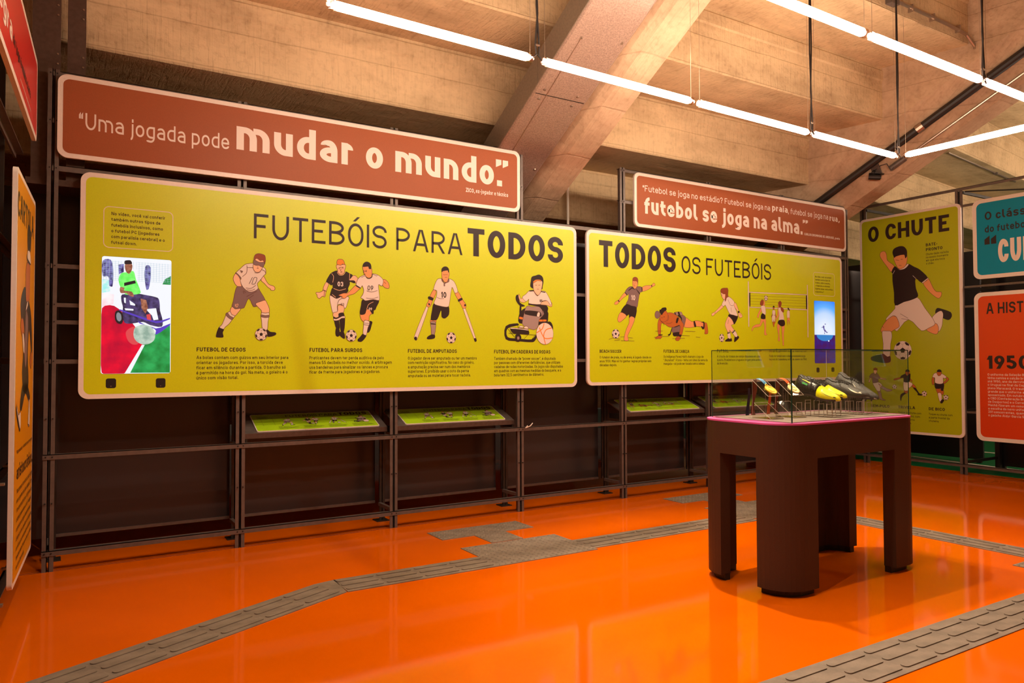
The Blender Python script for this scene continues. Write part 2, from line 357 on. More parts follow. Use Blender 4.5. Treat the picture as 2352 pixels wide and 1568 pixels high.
ART['rodas']="""P K 6797,1093 6865,1103 6913,1032 6903,952 6787,934
P K 5982,1011 6208,1063 6235,1032 6018,974 6017,835 6207,815 6484,803 6578,883 6578,820 6512,757 6207,769 5981,797
P K 6245,1219 6356,1316 6789,1315 6797,1061 6711,1043 6244,1064
P O 6245,1172 6337,1159 6617,1136 6779,1140 6778,1108 6598,1101 6245,1133
P N 6374,1332 6430,1358 6486,1344 6637,1349 6731,1234 6636,1136 6607,1009 6522,960 6336,1019 6299,1065 6337,1222
P K 6365,1277 6655,1263 6674,1185 6355,1214
P W 6608,1254 6651,1250 6636,1180 6589,1190
P K 6421,1396 6751,1393 6818,1332 6779,1251 6693,1296 6637,1349 6421,1373
P K 6255,1374 6282,1375 6282,1189 6245,1203
P K 6173,1495 6201,1532 6237,1513 6255,1405 6356,1355 6282,1337 6227,1373 6182,1434
P A 6237,1545 6228,1498 6264,1421 6338,1409 6384,1442 6310,1486 6274,1468
P A 6666,1422 6646,1389 6789,1379 6886,1358 6886,1430 6790,1458
P W 6441,1609 6375,1551 6301,1493 6375,1426 6431,1467 6430,1397 6656,1390 6685,1438 6790,1458 6866,1382 6886,1414 6829,1523 6762,1608 6676,1612 6600,1529 6525,1605
P K 6441,1613 6525,1624 6529,1605 6441,1596
P K 6666,1611 6762,1603 6752,1587 6676,1599
P K 6506,1651 6460,1680 6469,1759 6488,1839 6564,1867 6639,1887 6706,1851 6724,1773 6705,1693 6695,1644
P A 6526,1770 6516,1699 6534,1605 6609,1538 6666,1596 6695,1708 6696,1779 6601,1790
P O 6516,1762 6563,1796 6639,1803 6677,1794 6677,1778 6601,1782 6525,1739
P W 6072,990 6419,966 6419,946 6071,970
P K 6071,970 6419,946 6428,888 6125,899
P W 6235,994 6263,1021 6309,1018 6318,991
P W 6327,985 6355,1016 6401,1013 6414,974
P K 6171,876 6235,893 6280,832 6243,761 6170,768 6161,830
P N 6198,838 6234,846 6243,808 6207,792
S K 6018,974 6152,830
S K 6208,1032 6226,970
S K 6035,897 6559,875
S K 6335,809 6428,896
S K 6484,803 6559,883
S K 6693,1312 6711,1075
S K 6779,1299 6788,1077
S L 6525,1605 6600,1529 6676,1604
S L 6553,1709 6591,1707
S L 6619,1709 6657,1714
S L 6591,1643 6629,1641
T K 6671,1450 44 05 b
E W 6745,902 173,182
B O 6635,1002 6673,916 6748,822 6902,833
B O 6730,1075 6692,980 6578,914
B O 6884,1000 6768,965 6720,870 6757,720"""
ART['beach']="""P B 855,1654 797,1610 715,1517 657,1492 623,1469 617,1437 674,1437 715,1472 802,1548 902,1615
P B 1271,1774 1368,1811 1491,1822 1552,1868 1589,1831 1515,1795 1404,1734 1271,1700
P G 1027,1775 938,1753 861,1667 913,1611 947,1644 936,1535 883,1447 1006,1425 1136,1393 1173,1518 1216,1675 1271,1696 1265,1773 1152,1781 1103,1733
P K 859,1667 914,1625 908,1608 853,1654
P K 1265,1778 1273,1742 1271,1696 1256,1704 1253,1773
P K 886,1450 759,1303 898,1236 945,1264 956,1197 1004,1234 1092,1201 1136,1393 1006,1427
P B 757,1299 689,1194 694,1136 735,1122 793,1152 892,1240
P B 1004,1234 956,1197 950,1111 896,1019 848,901 836,798 929,794 918,884 1014,1040 1086,1196
P B 1046,1894 1039,1803 1074,1741 1103,1735 1146,1781 1170,1828 1153,1882 1105,1893
P R 1046,1881 1046,1922 1076,1946 1117,1951 1159,1933 1171,1892 1164,1846 1141,1877 1093,1879
P K 1021,1779 1038,1735 1103,1732 1133,1767 1151,1777 1103,1741 1056,1748
P K 938,1689 950,1712 1027,1762 1038,1748
P K 1115,1743 1216,1661 1204,1638
P K 706,1519 732,1495 720,1483 694,1503
P K 1491,1826 1509,1827 1512,1800 1493,1794
S L 971,1523 1042,1526 1114,1552
S L 481,807 583,835 743,819
S L 605,789 732,801
S L 755,788 1070,787
S L 744,855 836,861
S L 930,849 1035,841
S L 1052,1842 1075,1849
S L 1100,1841 1122,1846
S L 1075,1834 1068,1805 1083,1803
S L 1071,1786 1099,1790
S L 1152,1844 1161,1823
T W 1052,1574 95 10 b
O W 638,911 86,82"""
ART['cabeca']="""P B 2344,1250 2514,1178 2647,1201 2841,1162 2833,1080 2632,1090 2499,1063 2303,1077
P C 2841,1157 2916,1154 2948,1024 2940,955 2858,949 2866,1012 2840,1070
P G 2253,1304 2357,1250 2329,1126 2303,1077 2265,1162 2214,1265
P N 2061,1336 2241,1353 2266,1295 2060,1289
P K 2067,1336 2086,1342 2111,1295 2086,1285
P K 2151,1349 2189,1352 2214,1289 2176,1288
P G 2019,1062 2199,1094 2210,924 2082,959 1999,967
P K 2018,949 2198,971 2210,905 2043,888
P C 1681,1212 1643,1109 1653,915 1709,906 1730,1121 1817,1113 1905,1069 1994,1057 2109,1073 2186,1103 2212,1066 2184,914 2249,915 2303,1106 2265,1162 2188,1236 2086,1299 1997,1329 1883,1321 1769,1234
P C 1659,896 1578,849 1590,835 1665,841 1702,836 1740,870 1715,897
P C 2132,885 2080,837 2105,809 2170,810 2222,867 2197,890
P G 1571,1283 1596,1340 1646,1351 1695,1315 1694,1250 1644,1211 1589,1228
P C 1707,1278 1694,1203 1743,1158 1831,1160 1894,1218 1889,1312 1845,1362 1770,1318
P K 1744,1279 1689,1334 1689,1375 1720,1381 1758,1415 1852,1423 1864,1377 1808,1351 1770,1308
P K 2560,1179 2593,1190 2632,1085 2579,1079
P K 2760,1165 2848,1182 2853,1070 2805,1030 2759,1088 2786,1098 2813,1079 2821,1157
P K 1659,915 1765,916 1752,902 1703,897 1659,894
P K 2184,923 2236,919 2222,877 2177,890
P K 2006,1062 1967,929 1916,896 1891,919 1941,938 1981,1023
P K 2137,1282 2202,1293 2253,1238 2252,1190 2214,1237
P K 2124,1234 2175,1236 2135,1140 2097,1148
P K 2045,1062 2186,1103 2193,1092 2083,1058
S K 1688,1222 1718,1167 1780,1131 1798,1085
S K 1731,1232 1762,1229
S K 1781,1243 1819,1249
S L 1542,862 1628,868
S L 1740,879 1928,886
S L 2235,905 2457,904
S L 2004,845 2326,854
S L 2334,988 2604,988
S L 2616,882 2736,879
S L 1580,974 1766,982
S L 1843,1133 1931,1126 2008,1156
S L 1908,1284 1913,1209 1868,1171"""
ART['futsal']="""P A 3345,1534 3265,1475 3145,1387 3060,1348 3053,1311 3098,1307 3144,1341 3277,1420 3397,1499
P A 3681,1594 3749,1568 3829,1419 3910,1355 3923,1308 3840,1291 3807,1362 3788,1418 3667,1532
P A 3521,1306 3446,1200 3425,1125 3497,995 3564,992 3551,1034 3631,979 3693,1027 3599,1129 3674,1159 3622,1243
P W 3489,972 3508,864 3562,860 3582,884 3564,997
P W 3624,993 3698,914 3738,896 3780,925 3700,1032
P K 3483,976 3564,992 3566,978 3489,960
P K 3624,984 3700,1039 3710,1026 3642,972
P K 3420,826 3515,874 3561,856 3602,875 3608,814 3427,807
P K 3676,810 3697,905 3738,896 3793,925 3820,883 3696,796
P K 3536,1348 3515,1315 3622,1252 3674,1159 3702,1160 3785,1276 3786,1337
P W 3507,1691 3399,1630 3338,1534 3384,1498 3438,1528 3549,1363 3664,1338 3786,1323 3747,1426 3680,1537 3695,1595 3641,1649 3548,1697
P A 3315,1771 3334,1702 3386,1639 3440,1650 3461,1707 3428,1762
P R 3302,1794 3323,1842 3390,1864 3470,1868 3503,1869 3523,1823 3514,1719 3534,1701 3480,1680 3453,1623 3423,1603 3441,1744 3388,1746 3322,1776
P K 3794,1418 3836,1424 3842,1391 3807,1381
S L 3513,1644 3559,1561 3599,1525 3667,1532
S L 3598,1487 3610,1393
S L 3527,1240 3499,1155
S L 3337,1721 3361,1729
S L 3349,1665 3373,1668
S L 3315,1771 3350,1693
S L 3158,1379 3132,1350
S L 3842,1372 3889,1326
O W 3324,876 69,79"""
ART['volei']="""P W 4099,2033 4127,2035 4126,1117 4098,1117
P W 5962,2057 5991,2059 5992,929 5961,928
P W 4134,1825 5969,1853 5969,1834 4133,1806
P W 4143,1521 5970,1533 5970,1512 4142,1504
P K 4138,1804 4166,1806 4164,1531 4136,1530
P K 5926,1830 5961,1832 5962,1533 5928,1534
S L 4167,1748 5928,1774
S L 4167,1690 5927,1713
S L 4166,1632 5925,1652
S L 4165,1575 5924,1590
P B 4536,1662 4594,1659 4600,1581 4577,1551 4513,1578
P R 4522,1681 4471,1645 4456,1576 4498,1558 4549,1579 4565,1658
P B 4498,1519 4432,1449 4366,1340 4372,1306 4408,1308 4430,1371 4511,1461
P B 4486,1295 4441,1178 4356,1171 4234,1124 4191,1047 4211,1028 4255,1096 4455,1129 4543,1238 4584,1142 4574,962 4661,963 4625,997 4628,1172 4609,1299
P W 4498,1553 4483,1528 4524,1403 4618,1377 4620,1504 4592,1557
P K 4510,1398 4472,1295 4602,1284 4610,1362
P B 5010,1537 4985,1388 4908,1238 4915,1209 4953,1279 5029,1370
P B 4996,1201 4972,1121 5013,944 4997,845 5049,836 5037,994 5054,1133 5115,1154 5144,748 5179,748 5179,996 5205,1166
P W 5017,1533 5044,1370 5035,1271 5192,1275 5158,1443 5092,1540
P K 5035,1271 4996,1206 5114,1144 5220,1176 5200,1277
P B 5011,1617 5018,1548 5077,1540 5064,1619
P R 5065,1676 5019,1637 5026,1597 5047,1539 5107,1551 5182,1514 5196,1454 5165,1438 5106,1481 5092,1540 5124,1621 5109,1660
P C 4807,1373 4792,1333 4814,1329 4838,1472 4912,1465 4933,1377 4954,1338 4932,1327 4896,1385 4837,1384
P W 4831,1467 4912,1470 4910,1376 4837,1374
P W 4822,1359 4918,1361 4885,1223 4857,1276 4849,1222 4817,1245
P C 4841,1226 4908,1228 4885,1178 4876,1129 4854,1133
P C 4847,1532 4891,1533 4883,1489 4856,1488
P K 4840,1536 4862,1567 4899,1553 4902,1536
P W 5302,1478 5370,1475 5376,1370 5360,1320 5299,1318 5285,1387
P B 5299,1318 5311,1168 5336,1289 5372,1190 5367,1320
P K 5311,1533 5341,1544 5386,1481 5333,1504
O W 4635,1718 52,54"""
ART['chute']="""P K 1833,2834 1923,2813 2118,2728 2143,2636 2080,2557 1973,2590 1794,2710 1792,2784
P W 1709,2613 1813,2727 1913,2768 1957,2701 1946,2573 1925,2427 1851,2310 1772,2489
P B 1575,2376 1790,2497 1852,2393 1822,2265 1731,2268
P B 863,3871 693,4027 675,4167 625,4252 531,4235 513,4148 569,4042 690,3870 790,3742
P B 1528,3420 1619,3262 1728,3141 1855,3048 1919,3090 1926,3181 1821,3199 1749,3289 1642,3513
P B 658,2627 521,2447 515,2348 745,2340 827,2386 968,2448 952,2622 813,2717
P W 534,2357 556,2071 551,1816 633,1766 715,1775 740,2067 774,2222 756,2349 644,2367
P K 246,1759 447,1817 552,1836 654,1766 725,1775 723,1639 548,1616 255,1679
P W 867,2956 856,2880 649,2677 638,2618 803,2717 893,2683 959,2468 847,2395 907,2358 1178,2611 1471,2343 1641,2402 1781,2498 1555,2855 1380,3112 1117,3036
P K 810,3701 811,3525 842,3250 861,2957 1077,3019 1254,3055 1409,3129 1364,3303 1359,3531 1500,3423 1642,3513 1458,3729 1325,3810 1172,3894 982,3790 873,3870 790,3752
P B 857,4096 875,3967 962,3802 1072,3800 1152,3896 1171,4077 1097,4115
P W 942,3804 982,3771 1111,3786 1206,3871 1172,3894 1092,3817 982,3784
P W 1500,3432 1642,3526 1651,3506 1518,3412
P K 867,4065 822,4188 860,4281 1001,4320 1100,4297 1167,4202 1165,4068 1125,4024 1097,4115 897,4091
S L 984,2756 1169,2640
S L 1011,2639 1168,2612
S L 896,4013 976,3994
S L 1016,4009 1065,4012
S L 974,3878 1033,3871
S L 542,2485 583,2444
S W 1293,3610 1368,3530
S W 872,3773 820,3690
S W 374,1808 531,1826
O W 1028,1907 211,215"""
ART['trio']="""P A 222,1278 184,1198 171,1153 195,1153 233,1256
P A 467,1271 519,1255 613,1240 601,1223 519,1233 449,1248
P A 452,1125 528,1060 480,1026 434,1069
P N 480,1026 510,1077 632,1019 759,990 747,973 643,947 608,963
P A 396,978 396,934 461,936 468,992
P N 402,928 418,867 452,757 581,735 587,751 511,782 478,925
P W 292,1144 285,1110 361,989 384,956 461,958 457,1070 423,1125 504,1071 517,1093 447,1159
P G 266,1369 204,1312 197,1278 264,1256 280,1144 412,1169 419,1248 466,1260 426,1337 379,1376
P A 309,1443 314,1381 349,1348 386,1404 387,1449
P R 303,1448 310,1488 352,1505 399,1483 393,1443 345,1449
O W 815,1063 51,53
P C 957,1285 809,1244 809,1216 888,1234 979,1269
P C 1180,1272 1234,1219 1233,1187 1201,1219
P C 1221,1122 1263,1048 1329,1039 1297,1103 1254,1134
P K 1258,1048 1359,933 1358,891 1455,884 1445,915 1397,935 1318,1050
P C 1047,988 1052,934 1096,913 1147,980
P K 948,788 961,887 1041,939 1085,924 994,834 970,735
P W 1045,1183 1028,1150 1047,988 1147,991 1154,1056 1176,1046 1249,1134 1178,1186
P K 1104,1379 980,1323 963,1268 1035,1270 1039,1183 1173,1186 1203,1359 1182,1380
P C 1088,1422 1093,1357 1131,1325 1176,1369 1180,1423
P K 1083,1417 1100,1460 1134,1471 1172,1455 1180,1418
O W 1511,928 58,61
P C 1700,1292 1684,1228 1692,1144 1729,1135 1737,1292
P C 1983,1286 2013,1255 1931,1181 1956,1161 2054,1256 2014,1307
P C 1774,1047 1793,980 1813,939 1926,922 1933,1015 1867,1044
P W 1816,954 1815,897 1851,763 1893,796 1895,900 1875,956
P K 1867,774 1866,733 1902,729 1949,804 1904,817
P K 1756,1182 1753,1062 1805,1045 1877,1055 1881,1009 1929,1007 1941,1176
P W 1791,1398 1733,1376 1701,1302 1752,1287 1756,1182 1848,1153 1931,1176 1933,1285 1973,1275 2004,1317 1914,1378
P C 1801,1419 1811,1356 1841,1330 1883,1352 1899,1420
P K 1802,1424 1813,1461 1854,1476 1895,1456 1899,1420 1853,1414
O W 1984,860 56,57"""
ART['cartola']="""P K 774,2812 513,2732 375,2611 461,2450 545,2314 674,2161 596,1949 757,1763 1116,1751 1253,1849 1132,2152 1249,2397 1490,2172 1606,2173 1468,2530 1206,2684
P K 943,3441 1166,3477 1322,3386 1251,3222 976,3216
P W 978,3201 1205,3216 1302,3098 962,3110
P K 854,3153 935,3092 1303,3090 1269,3102 945,3123
P C 952,3079 834,2992 832,2803 877,2690 981,2675 1201,2721 1241,2976 1227,3066
P W 1053,2691 941,2650 851,2571 1060,2643
P C 457,2477 405,2392 544,2321 743,2349 630,2472
P W 570,2328 674,2161 811,2163 704,2333
P C 1412,2155 1380,2047 1501,1992 1608,2157
P G 866,2572 810,2365 769,2162 933,2003 1080,2301 1077,2525"""
ART['cartola2']="""P K 687,1850 481,1695 464,1600 615,1592 943,1743 1301,1642 1439,1689 1097,1840
P W 173,1663 213,1568 446,1411 544,1451 496,1583 325,1561
P K 106,1658 173,1555 404,1406 491,1404 285,1548
P W 1332,1676 1283,1520 1248,1400 1411,1388 1421,1565
P K 1246,1417 1375,1387 1266,1395"""
ART['video']="""P vw 239,1729 1010,1738 1006,1404 998,1014 242,992 239,1483
P vc 242,1454 324,1449 325,1310 239,1287
P vp 239,1287 369,1273 362,1154 241,1100
P vr 241,1100 370,1134 548,961 695,663 502,311 245,316
P vg 695,663 839,806 1001,911 1004,308 555,311
P vg 935,1492 1007,1538 1004,1424 908,1425
P vw 681,658 713,658 555,311 497,311
P vd 457,1277 635,1295 689,1287 854,1254 877,1194 883,1092 912,981 903,889 774,906 692,944 567,921 487,929 459,1038 467,1118 449,1197
P vk 380,1035 393,1071 428,1079 464,1038 470,959 452,914 408,922 383,966
P vz 396,1026 415,1056 446,1028 451,968 429,943 403,967
P vu 441,1092 838,958 995,1003 998,988 838,933 424,1081
P vu 638,953 820,862 1001,932 999,911 840,786 834,867 656,923
P vs 662,1235 726,1218 745,1118 718,1046 673,1115
P vw 736,1107 837,1121 865,979 810,968 791,1028 736,1087
P ve 728,1036 773,1048 783,967 737,976
P ve 501,810 549,866 603,877 622,742 641,672 578,662 524,711
P vo 586,802 603,872 665,904 729,905 793,876 828,806 822,725 767,674 695,663 631,692 595,742
P vy 454,1545 498,1553 578,1573 606,1474 662,1311 599,1283 492,1278 483,1308 438,1365 415,1454 428,1514
P vk 477,1422 597,1459 607,1424 478,1382
P vs 434,1365 482,1358 474,1327 563,1316 586,1257 546,1261 501,1294 439,1296
P vs 484,1647 494,1568 530,1535 560,1587 564,1652 524,1670
P vk 475,1667 484,1697 541,1706 559,1682 560,1662 488,1652
P vn 713,1642 745,1659 772,1626 773,1514 752,1361 725,1349 700,1530
P vn 243,1681 330,1696 357,1569 351,1371 316,1379 306,1487 245,1493
P vn 409,1642 471,1656 472,1556 419,1523
P vd 484,1238 546,1241 609,1163 600,1133 493,1159
P vw 475,1238 497,1239 498,1169 480,1178
P vw 537,1210 600,1163 600,1143 547,1151
P vw 485,1108 583,1102 583,1082 494,1084"""
TEXTS=[
 ('g1', 'heading', 'FUTEBÓIS PARA', 1.0116, 2.596, 1.0532, 0.1679, 0.12, 'K'),
 ('g1', 'heading', 'TODOS', 2.6424, 3.5643, 1.0532, 0.2207, 0.245, 'K'),
 ('b1', 'heading', '“Uma jogada pode', 0.1107, 0.9726, 0.1842, 0.1005, 0.125, 'W'),
 ('b1', 'heading', 'mudar o mundo.', 1.0196, 3.0841, 0.1941, 0.2108, 0.235, 'W'),
 ('b1', 'heading', '”', 3.0268, 3.1423, 0.229, 0.1775, 0.27, 'W'),
 ('b1', 'caption', 'ZICO,', 2.7516, 2.8339, 0.1119, 0.0328, 0.21, 'W'),
 ('b1', 'caption', 'ex-jogador e técnico', 2.8418, 3.1419, 0.114, 0.0331, 0.17, 'W'),
 ('g1', 'info_paragraph', ['No vídeo, você vai conferir', 'também outros tipos de', 'futebóis inclusivos, como', 'o futebol PC (jogadores', 'com paralisia cerebral) e o', 'futsal down.'], 0.1657, 0.4666, 1.1247, 0.0199, 0.16, 'K', 0.0354, 0),
 ('g1', 'title', 'FUTEBOL DE CEGOS', 0.6589, 0.963, 0.2894, 0.0262, 0.21, 'K'),
 ('g1', 'paragraph', ['As bolas contam com guizos em seu interior para', 'orientar os jogadores. Por isso, a torcida deve', 'ficar em silêncio durante a partida. O barulho só', 'é permitido na hora do gol. Na meta, o goleiro é o', 'único com visão total.'], 0.6583, 1.2453, 0.2401, 0.0214, 0.15, 'K', 0.033, 0),
 ('g1', 'title', 'FUTEBOL PARA SURDOS', 1.3918, 1.7757, 0.2895, 0.0273, 0.21, 'K'),
 ('g1', 'paragraph', ['Praticantes devem ter perda auditiva de pelo', 'menos 55 decibéis no melhor ouvido. A arbitragem', 'usa bandeiras para sinalizar os lances e procura', 'ficar de frente para jogadores e jogadoras.'], 1.3912, 2.0057, 0.2377, 0.0219, 0.15, 'K', 0.0332, 1),
 ('g1', 'title', 'FUTEBOL DE AMPUTADOS', 2.1342, 2.5452, 0.2858, 0.0281, 0.21, 'K'),
 ('g1', 'paragraph', ['O jogador deve ser amputado ou ter um membro', 'com restrição significativa. No caso do goleiro,', 'a amputação precisa ser num dos membros', 'superiores. É proibido usar o coto da perna', 'amputada ou as muletas para tocar na bola.'], 2.1343, 2.7231, 0.2347, 0.0228, 0.15, 'K', 0.033, 0),
 ('g1', 'title', 'FUTEBOL EM CADEIRAS DE RODAS', 2.8823, 3.429, 0.2839, 0.0287, 0.21, 'K'),
 ('g1', 'paragraph', ['Também chamado de “power soccer”, é disputado', 'por pessoas com diferentes deficiências, que utilizam', 'cadeiras de rodas motorizadas. Os jogos são disputados', 'em quadras com as mesmas medidas do basquete, e a', 'bola tem 32,5 centímetros de diâmetro.'], 2.8821, 3.559, 0.2317, 0.0231, 0.15, 'K', 0.0332, 2),
 ('g2', 'heading', 'TODOS', 0.1376, 1.0552, 1.0463, 0.2351, 0.245, 'K'),
 ('g2', 'heading', 'OS FUTEBÓIS', 1.131, 2.4035, 1.0474, 0.1664, 0.12, 'K'),
 ('b2', 'heading', '“Futebol se joga no estádio? Futebol se joga na', 0.098, 1.8495, 0.3341, 0.0565, 0.13, 'W'),
 ('b2', 'heading', 'praia', 1.8812, 2.1293, 0.3393, 0.0665, 0.22, 'W'),
 ('b2', 'heading', ', futebol se joga na', 2.1363, 2.8128, 0.3343, 0.0607, 0.13, 'W'),
 ('b2', 'heading', 'rua,', 2.8382, 3.0196, 0.3254, 0.0659, 0.22, 'W'),
 ('b2', 'heading', 'futebol se joga na alma.', 0.1169, 2.3693, 0.1293, 0.1533, 0.235, 'W'),
 ('b2', 'heading', '”', 2.3752, 2.4602, 0.1802, 0.1089, 0.27, 'W'),
 ('b2', 'caption', 'CARLOS DRUMMOND DE ANDRADE, poeta', 2.3982, 3.0149, 0.1267, 0.0256, 0.2, 'W'),
 ('g2', 'title', 'BEACH SOCCER', 0.1373, 0.3845, 0.2858, 0.0275, 0.21, 'K'),
 ('g2', 'paragraph', ['O futebol de praia, ou de areia, é jogado desde os', 'anos 1930. Mas só foi ganhar regras próprias seis', 'décadas depois.'], 0.1369, 0.7389, 0.2359, 0.0222, 0.15, 'K', 0.0342, 1),
 ('g2', 'title', 'FUTEBOL DE CABEÇA', 0.8916, 1.2211, 0.2887, 0.0284, 0.21, 'K'),
 ('g2', 'paragraph', ['Os indígenas Paresi Haliti chamam o jogo de', '“Jikunahati”. A bola – feita com látex da seiva da', 'mangaba – só pode ser tocada com a cabeça.'], 0.8911, 1.4653, 0.2424, 0.0227, 0.15, 'K', 0.0332, 1),
 ('g2', 'title', 'FUTSAL', 1.5955, 1.7577, 0.2952, 0.0291, 0.21, 'K'),
 ('g2', 'paragraph', ['A criação do futebol de campo disputada em uma', 'quadra. Brasileiros e uruguaios brigam pela autoria', 'da invenção.'], 1.5948, 2.2398, 0.2453, 0.0226, 0.15, 'K', 0.0342, 1),
 ('g2', 'title', 'FUTEVÔLEI', 2.3608, 2.53, 0.2997, 0.0298, 0.21, 'K'),
 ('g2', 'paragraph', ['Fusão do futebol com o vôlei, a modalidade surgiu', 'na praia de Copacabana, no Rio de Janeiro, em 1960.'], 2.3599, 2.9651, 0.25, 0.0225, 0.15, 'K', 0.0342, 1),
 ('g2', 'info_paragraph', ['No vídeo, você vai conferir', 'também outros tipos de', 'futebol, como o society,', 'o freestyle e o showbol.', 'Quantos deles você conhece', 'e já praticou?'], 3.1239, 3.4308, 1.1198, 0.0191, 0.15, 'K', 0.0329, 4),
 ('oc', 'heading', 'O CHUTE', 0.1089, 1.0617, 2.2554, 0.1838, 0.24, 'K'),
 ('oc', 'title', 'BATE-', 0.8015, 0.9291, 2.1172, 0.0324, 0.21, 'K'),
 ('oc', 'title', 'PRONTO', 0.8015, 0.9844, 2.0636, 0.0333, 0.21, 'K'),
 ('oc', 'paragraph', ['Chute dado na bola', 'no exato momento', 'em que ela toca', 'o chão.'], 0.8006, 1.0485, 2.0165, 0.0235, 0.15, 'K', 0.0348, 0),
 ('oc', 'title', 'SEM-PULO', 0.109, 0.3423, 0.2831, 0.0323, 0.21, 'K'),
 ('oc', 'title', 'TRIVELA', 0.4468, 0.6465, 0.2832, 0.0322, 0.21, 'K'),
 ('oc', 'title', 'DE BICO', 0.8016, 0.9775, 0.2818, 0.0321, 0.21, 'K'),
 ('oc', 'paragraph', ['A bola é chutada', 'no ar, antes de', 'tocar o chão.'], 0.108, 0.3288, 0.2269, 0.0229, 0.15, 'K', 0.0385, 0),
 ('oc', 'paragraph', ['Toque ou chute com', 'os três dedos, com', 'o lado externo', 'da chuteira.'], 0.4459, 0.7159, 0.2282, 0.0227, 0.15, 'K', 0.0383, 0),
 ('oc', 'paragraph', ['Toque ou chute com', 'a parte frontal da', 'chuteira.'], 0.8007, 1.0588, 0.2285, 0.0224, 0.15, 'K', 0.0379, 0),
 ('bl', 'heading', 'O cláss', 0.1239, 0.5084, 0.615, 0.0873, 0.2, 'K'),
 ('bl', 'heading', 'ico', 0.5171, 0.6203, 0.6131, 0.0818, 0.2, 'K'),
 ('bl', 'heading', 'do futebo', 0.1214, 0.5032, 0.4837, 0.0735, 0.19, 'K'),
 ('bl', 'heading', '“', 0.1163, 0.2316, 0.215, 0.2295, 0.3, 'K'),
 ('bl', 'heading', 'CURTIU?', 0.2469, 0.9653, 0.1549, 0.2398, 0.3, 'W'),
 ('rd', 'heading', 'A HISTÓRIA', 0.1206, 0.7379, 1.3296, 0.1143, 0.2, 'K'),
 ('rd', 'heading', '1950', 0.1162, 0.5124, 0.7558, 0.1369, 0.26, 'K'),
 ('rd', 'paragraph', ['O uniforme da Seleção Brasileira', 'tinha camisa e calção brancos', 'até 1950, ano da derrota para', 'o Uruguai na final da Copa em', 'pleno Maracanã. O trauma foi tão', 'grande que o uniforme acabou', 'aposentado. Em outubro de 1953', 'a CBD (Confederação Brasileira', 'de Desportos) e o Correio da', 'Manhã fizeram um concurso para', 'a escolha do novo uniforme. Entre', '201 concorrentes, quem ganhou foi', 'o gaúcho Aldyr Garcia Schlee.'], 0.1203, 0.5808, 0.6842, 0.0237, 0.15, 'W', 0.0353, 0),
 ('ye', 'heading', 'CARTOLA', 0.0176, 0.7833, 1.7021, 0.1189, 0.2, 'K'),
 ('ye', 'caption', 'No passado, o futebol era um esporte', 0.1166, 0.8708, 0.6015, 0.0184, 0.16, 'K'),
 ('ye', 'title', 'aristocrático.', 0.1264, 0.8894, 0.4782, 0.0678, 0.2, 'K'),
 ('ye', 'paragraph', ['No começo do século, quem jogava', 'era a gente rica das cidades. Com o', 'fim do amadorismo, dirigentes de', 'clubes passaram a usar fraque e', 'cartola nos jogos importantes. O', 'chapéu virou apelido de dirigente e', 'continua no vocabulário até hoje,', 'mesmo sem fraque e sem cartola', 'na arquibancada.'], 0.1421, 0.9175, 0.413, 0.0227, 0.14, 'K', 0.0444, 0),
 ('rl', 'heading', 'A regra', 0.4963, 1.2033, 0.1163, 0.0996, 0.22, 'W'),
 ('rl', 'heading', 'do jogo é muito clara', 1.2416, 2.0117, 0.1298, 0.0502, 0.18, 'K'),
 ('rl', 'caption', 'ex-árbitro e comentarista', 1.5381, 2.0329, 0.0673, 0.0155, 0.16, 'W'),
]
SCR={'s1': [(0.1166, 0.8639), (0.5056, 0.8695), (0.4991, 0.1503), (0.1205, 0.1596)], 'i1': [(0.125, 1.173), (0.5114, 1.1753), (0.5102, 0.9283), (0.1244, 0.9244)], 's2': [(3.0986, 0.8634), (3.4582, 0.8653), (3.4483, 0.1833), (3.1097, 0.1826)], 'i2': [(3.0987, 1.1697), (3.4624, 1.1756), (3.4535, 0.9283), (3.0933, 0.9245)], 'h1': [(0.1453, 0.1223), (0.2004, 0.1215), (0.201, 0.0629), (0.1459, 0.064)], 'h2': [(0.4218, 0.1197), (0.4767, 0.1189), (0.4772, 0.0597), (0.4223, 0.0609)], 'h3': [(3.1258, 0.1352), (3.1758, 0.1348), (3.1746, 0.0826), (3.1246, 0.0831)], 'h4': [(3.3846, 0.1358), (3.4371, 0.1355), (3.436, 0.0872), (3.3835, 0.0877)]}
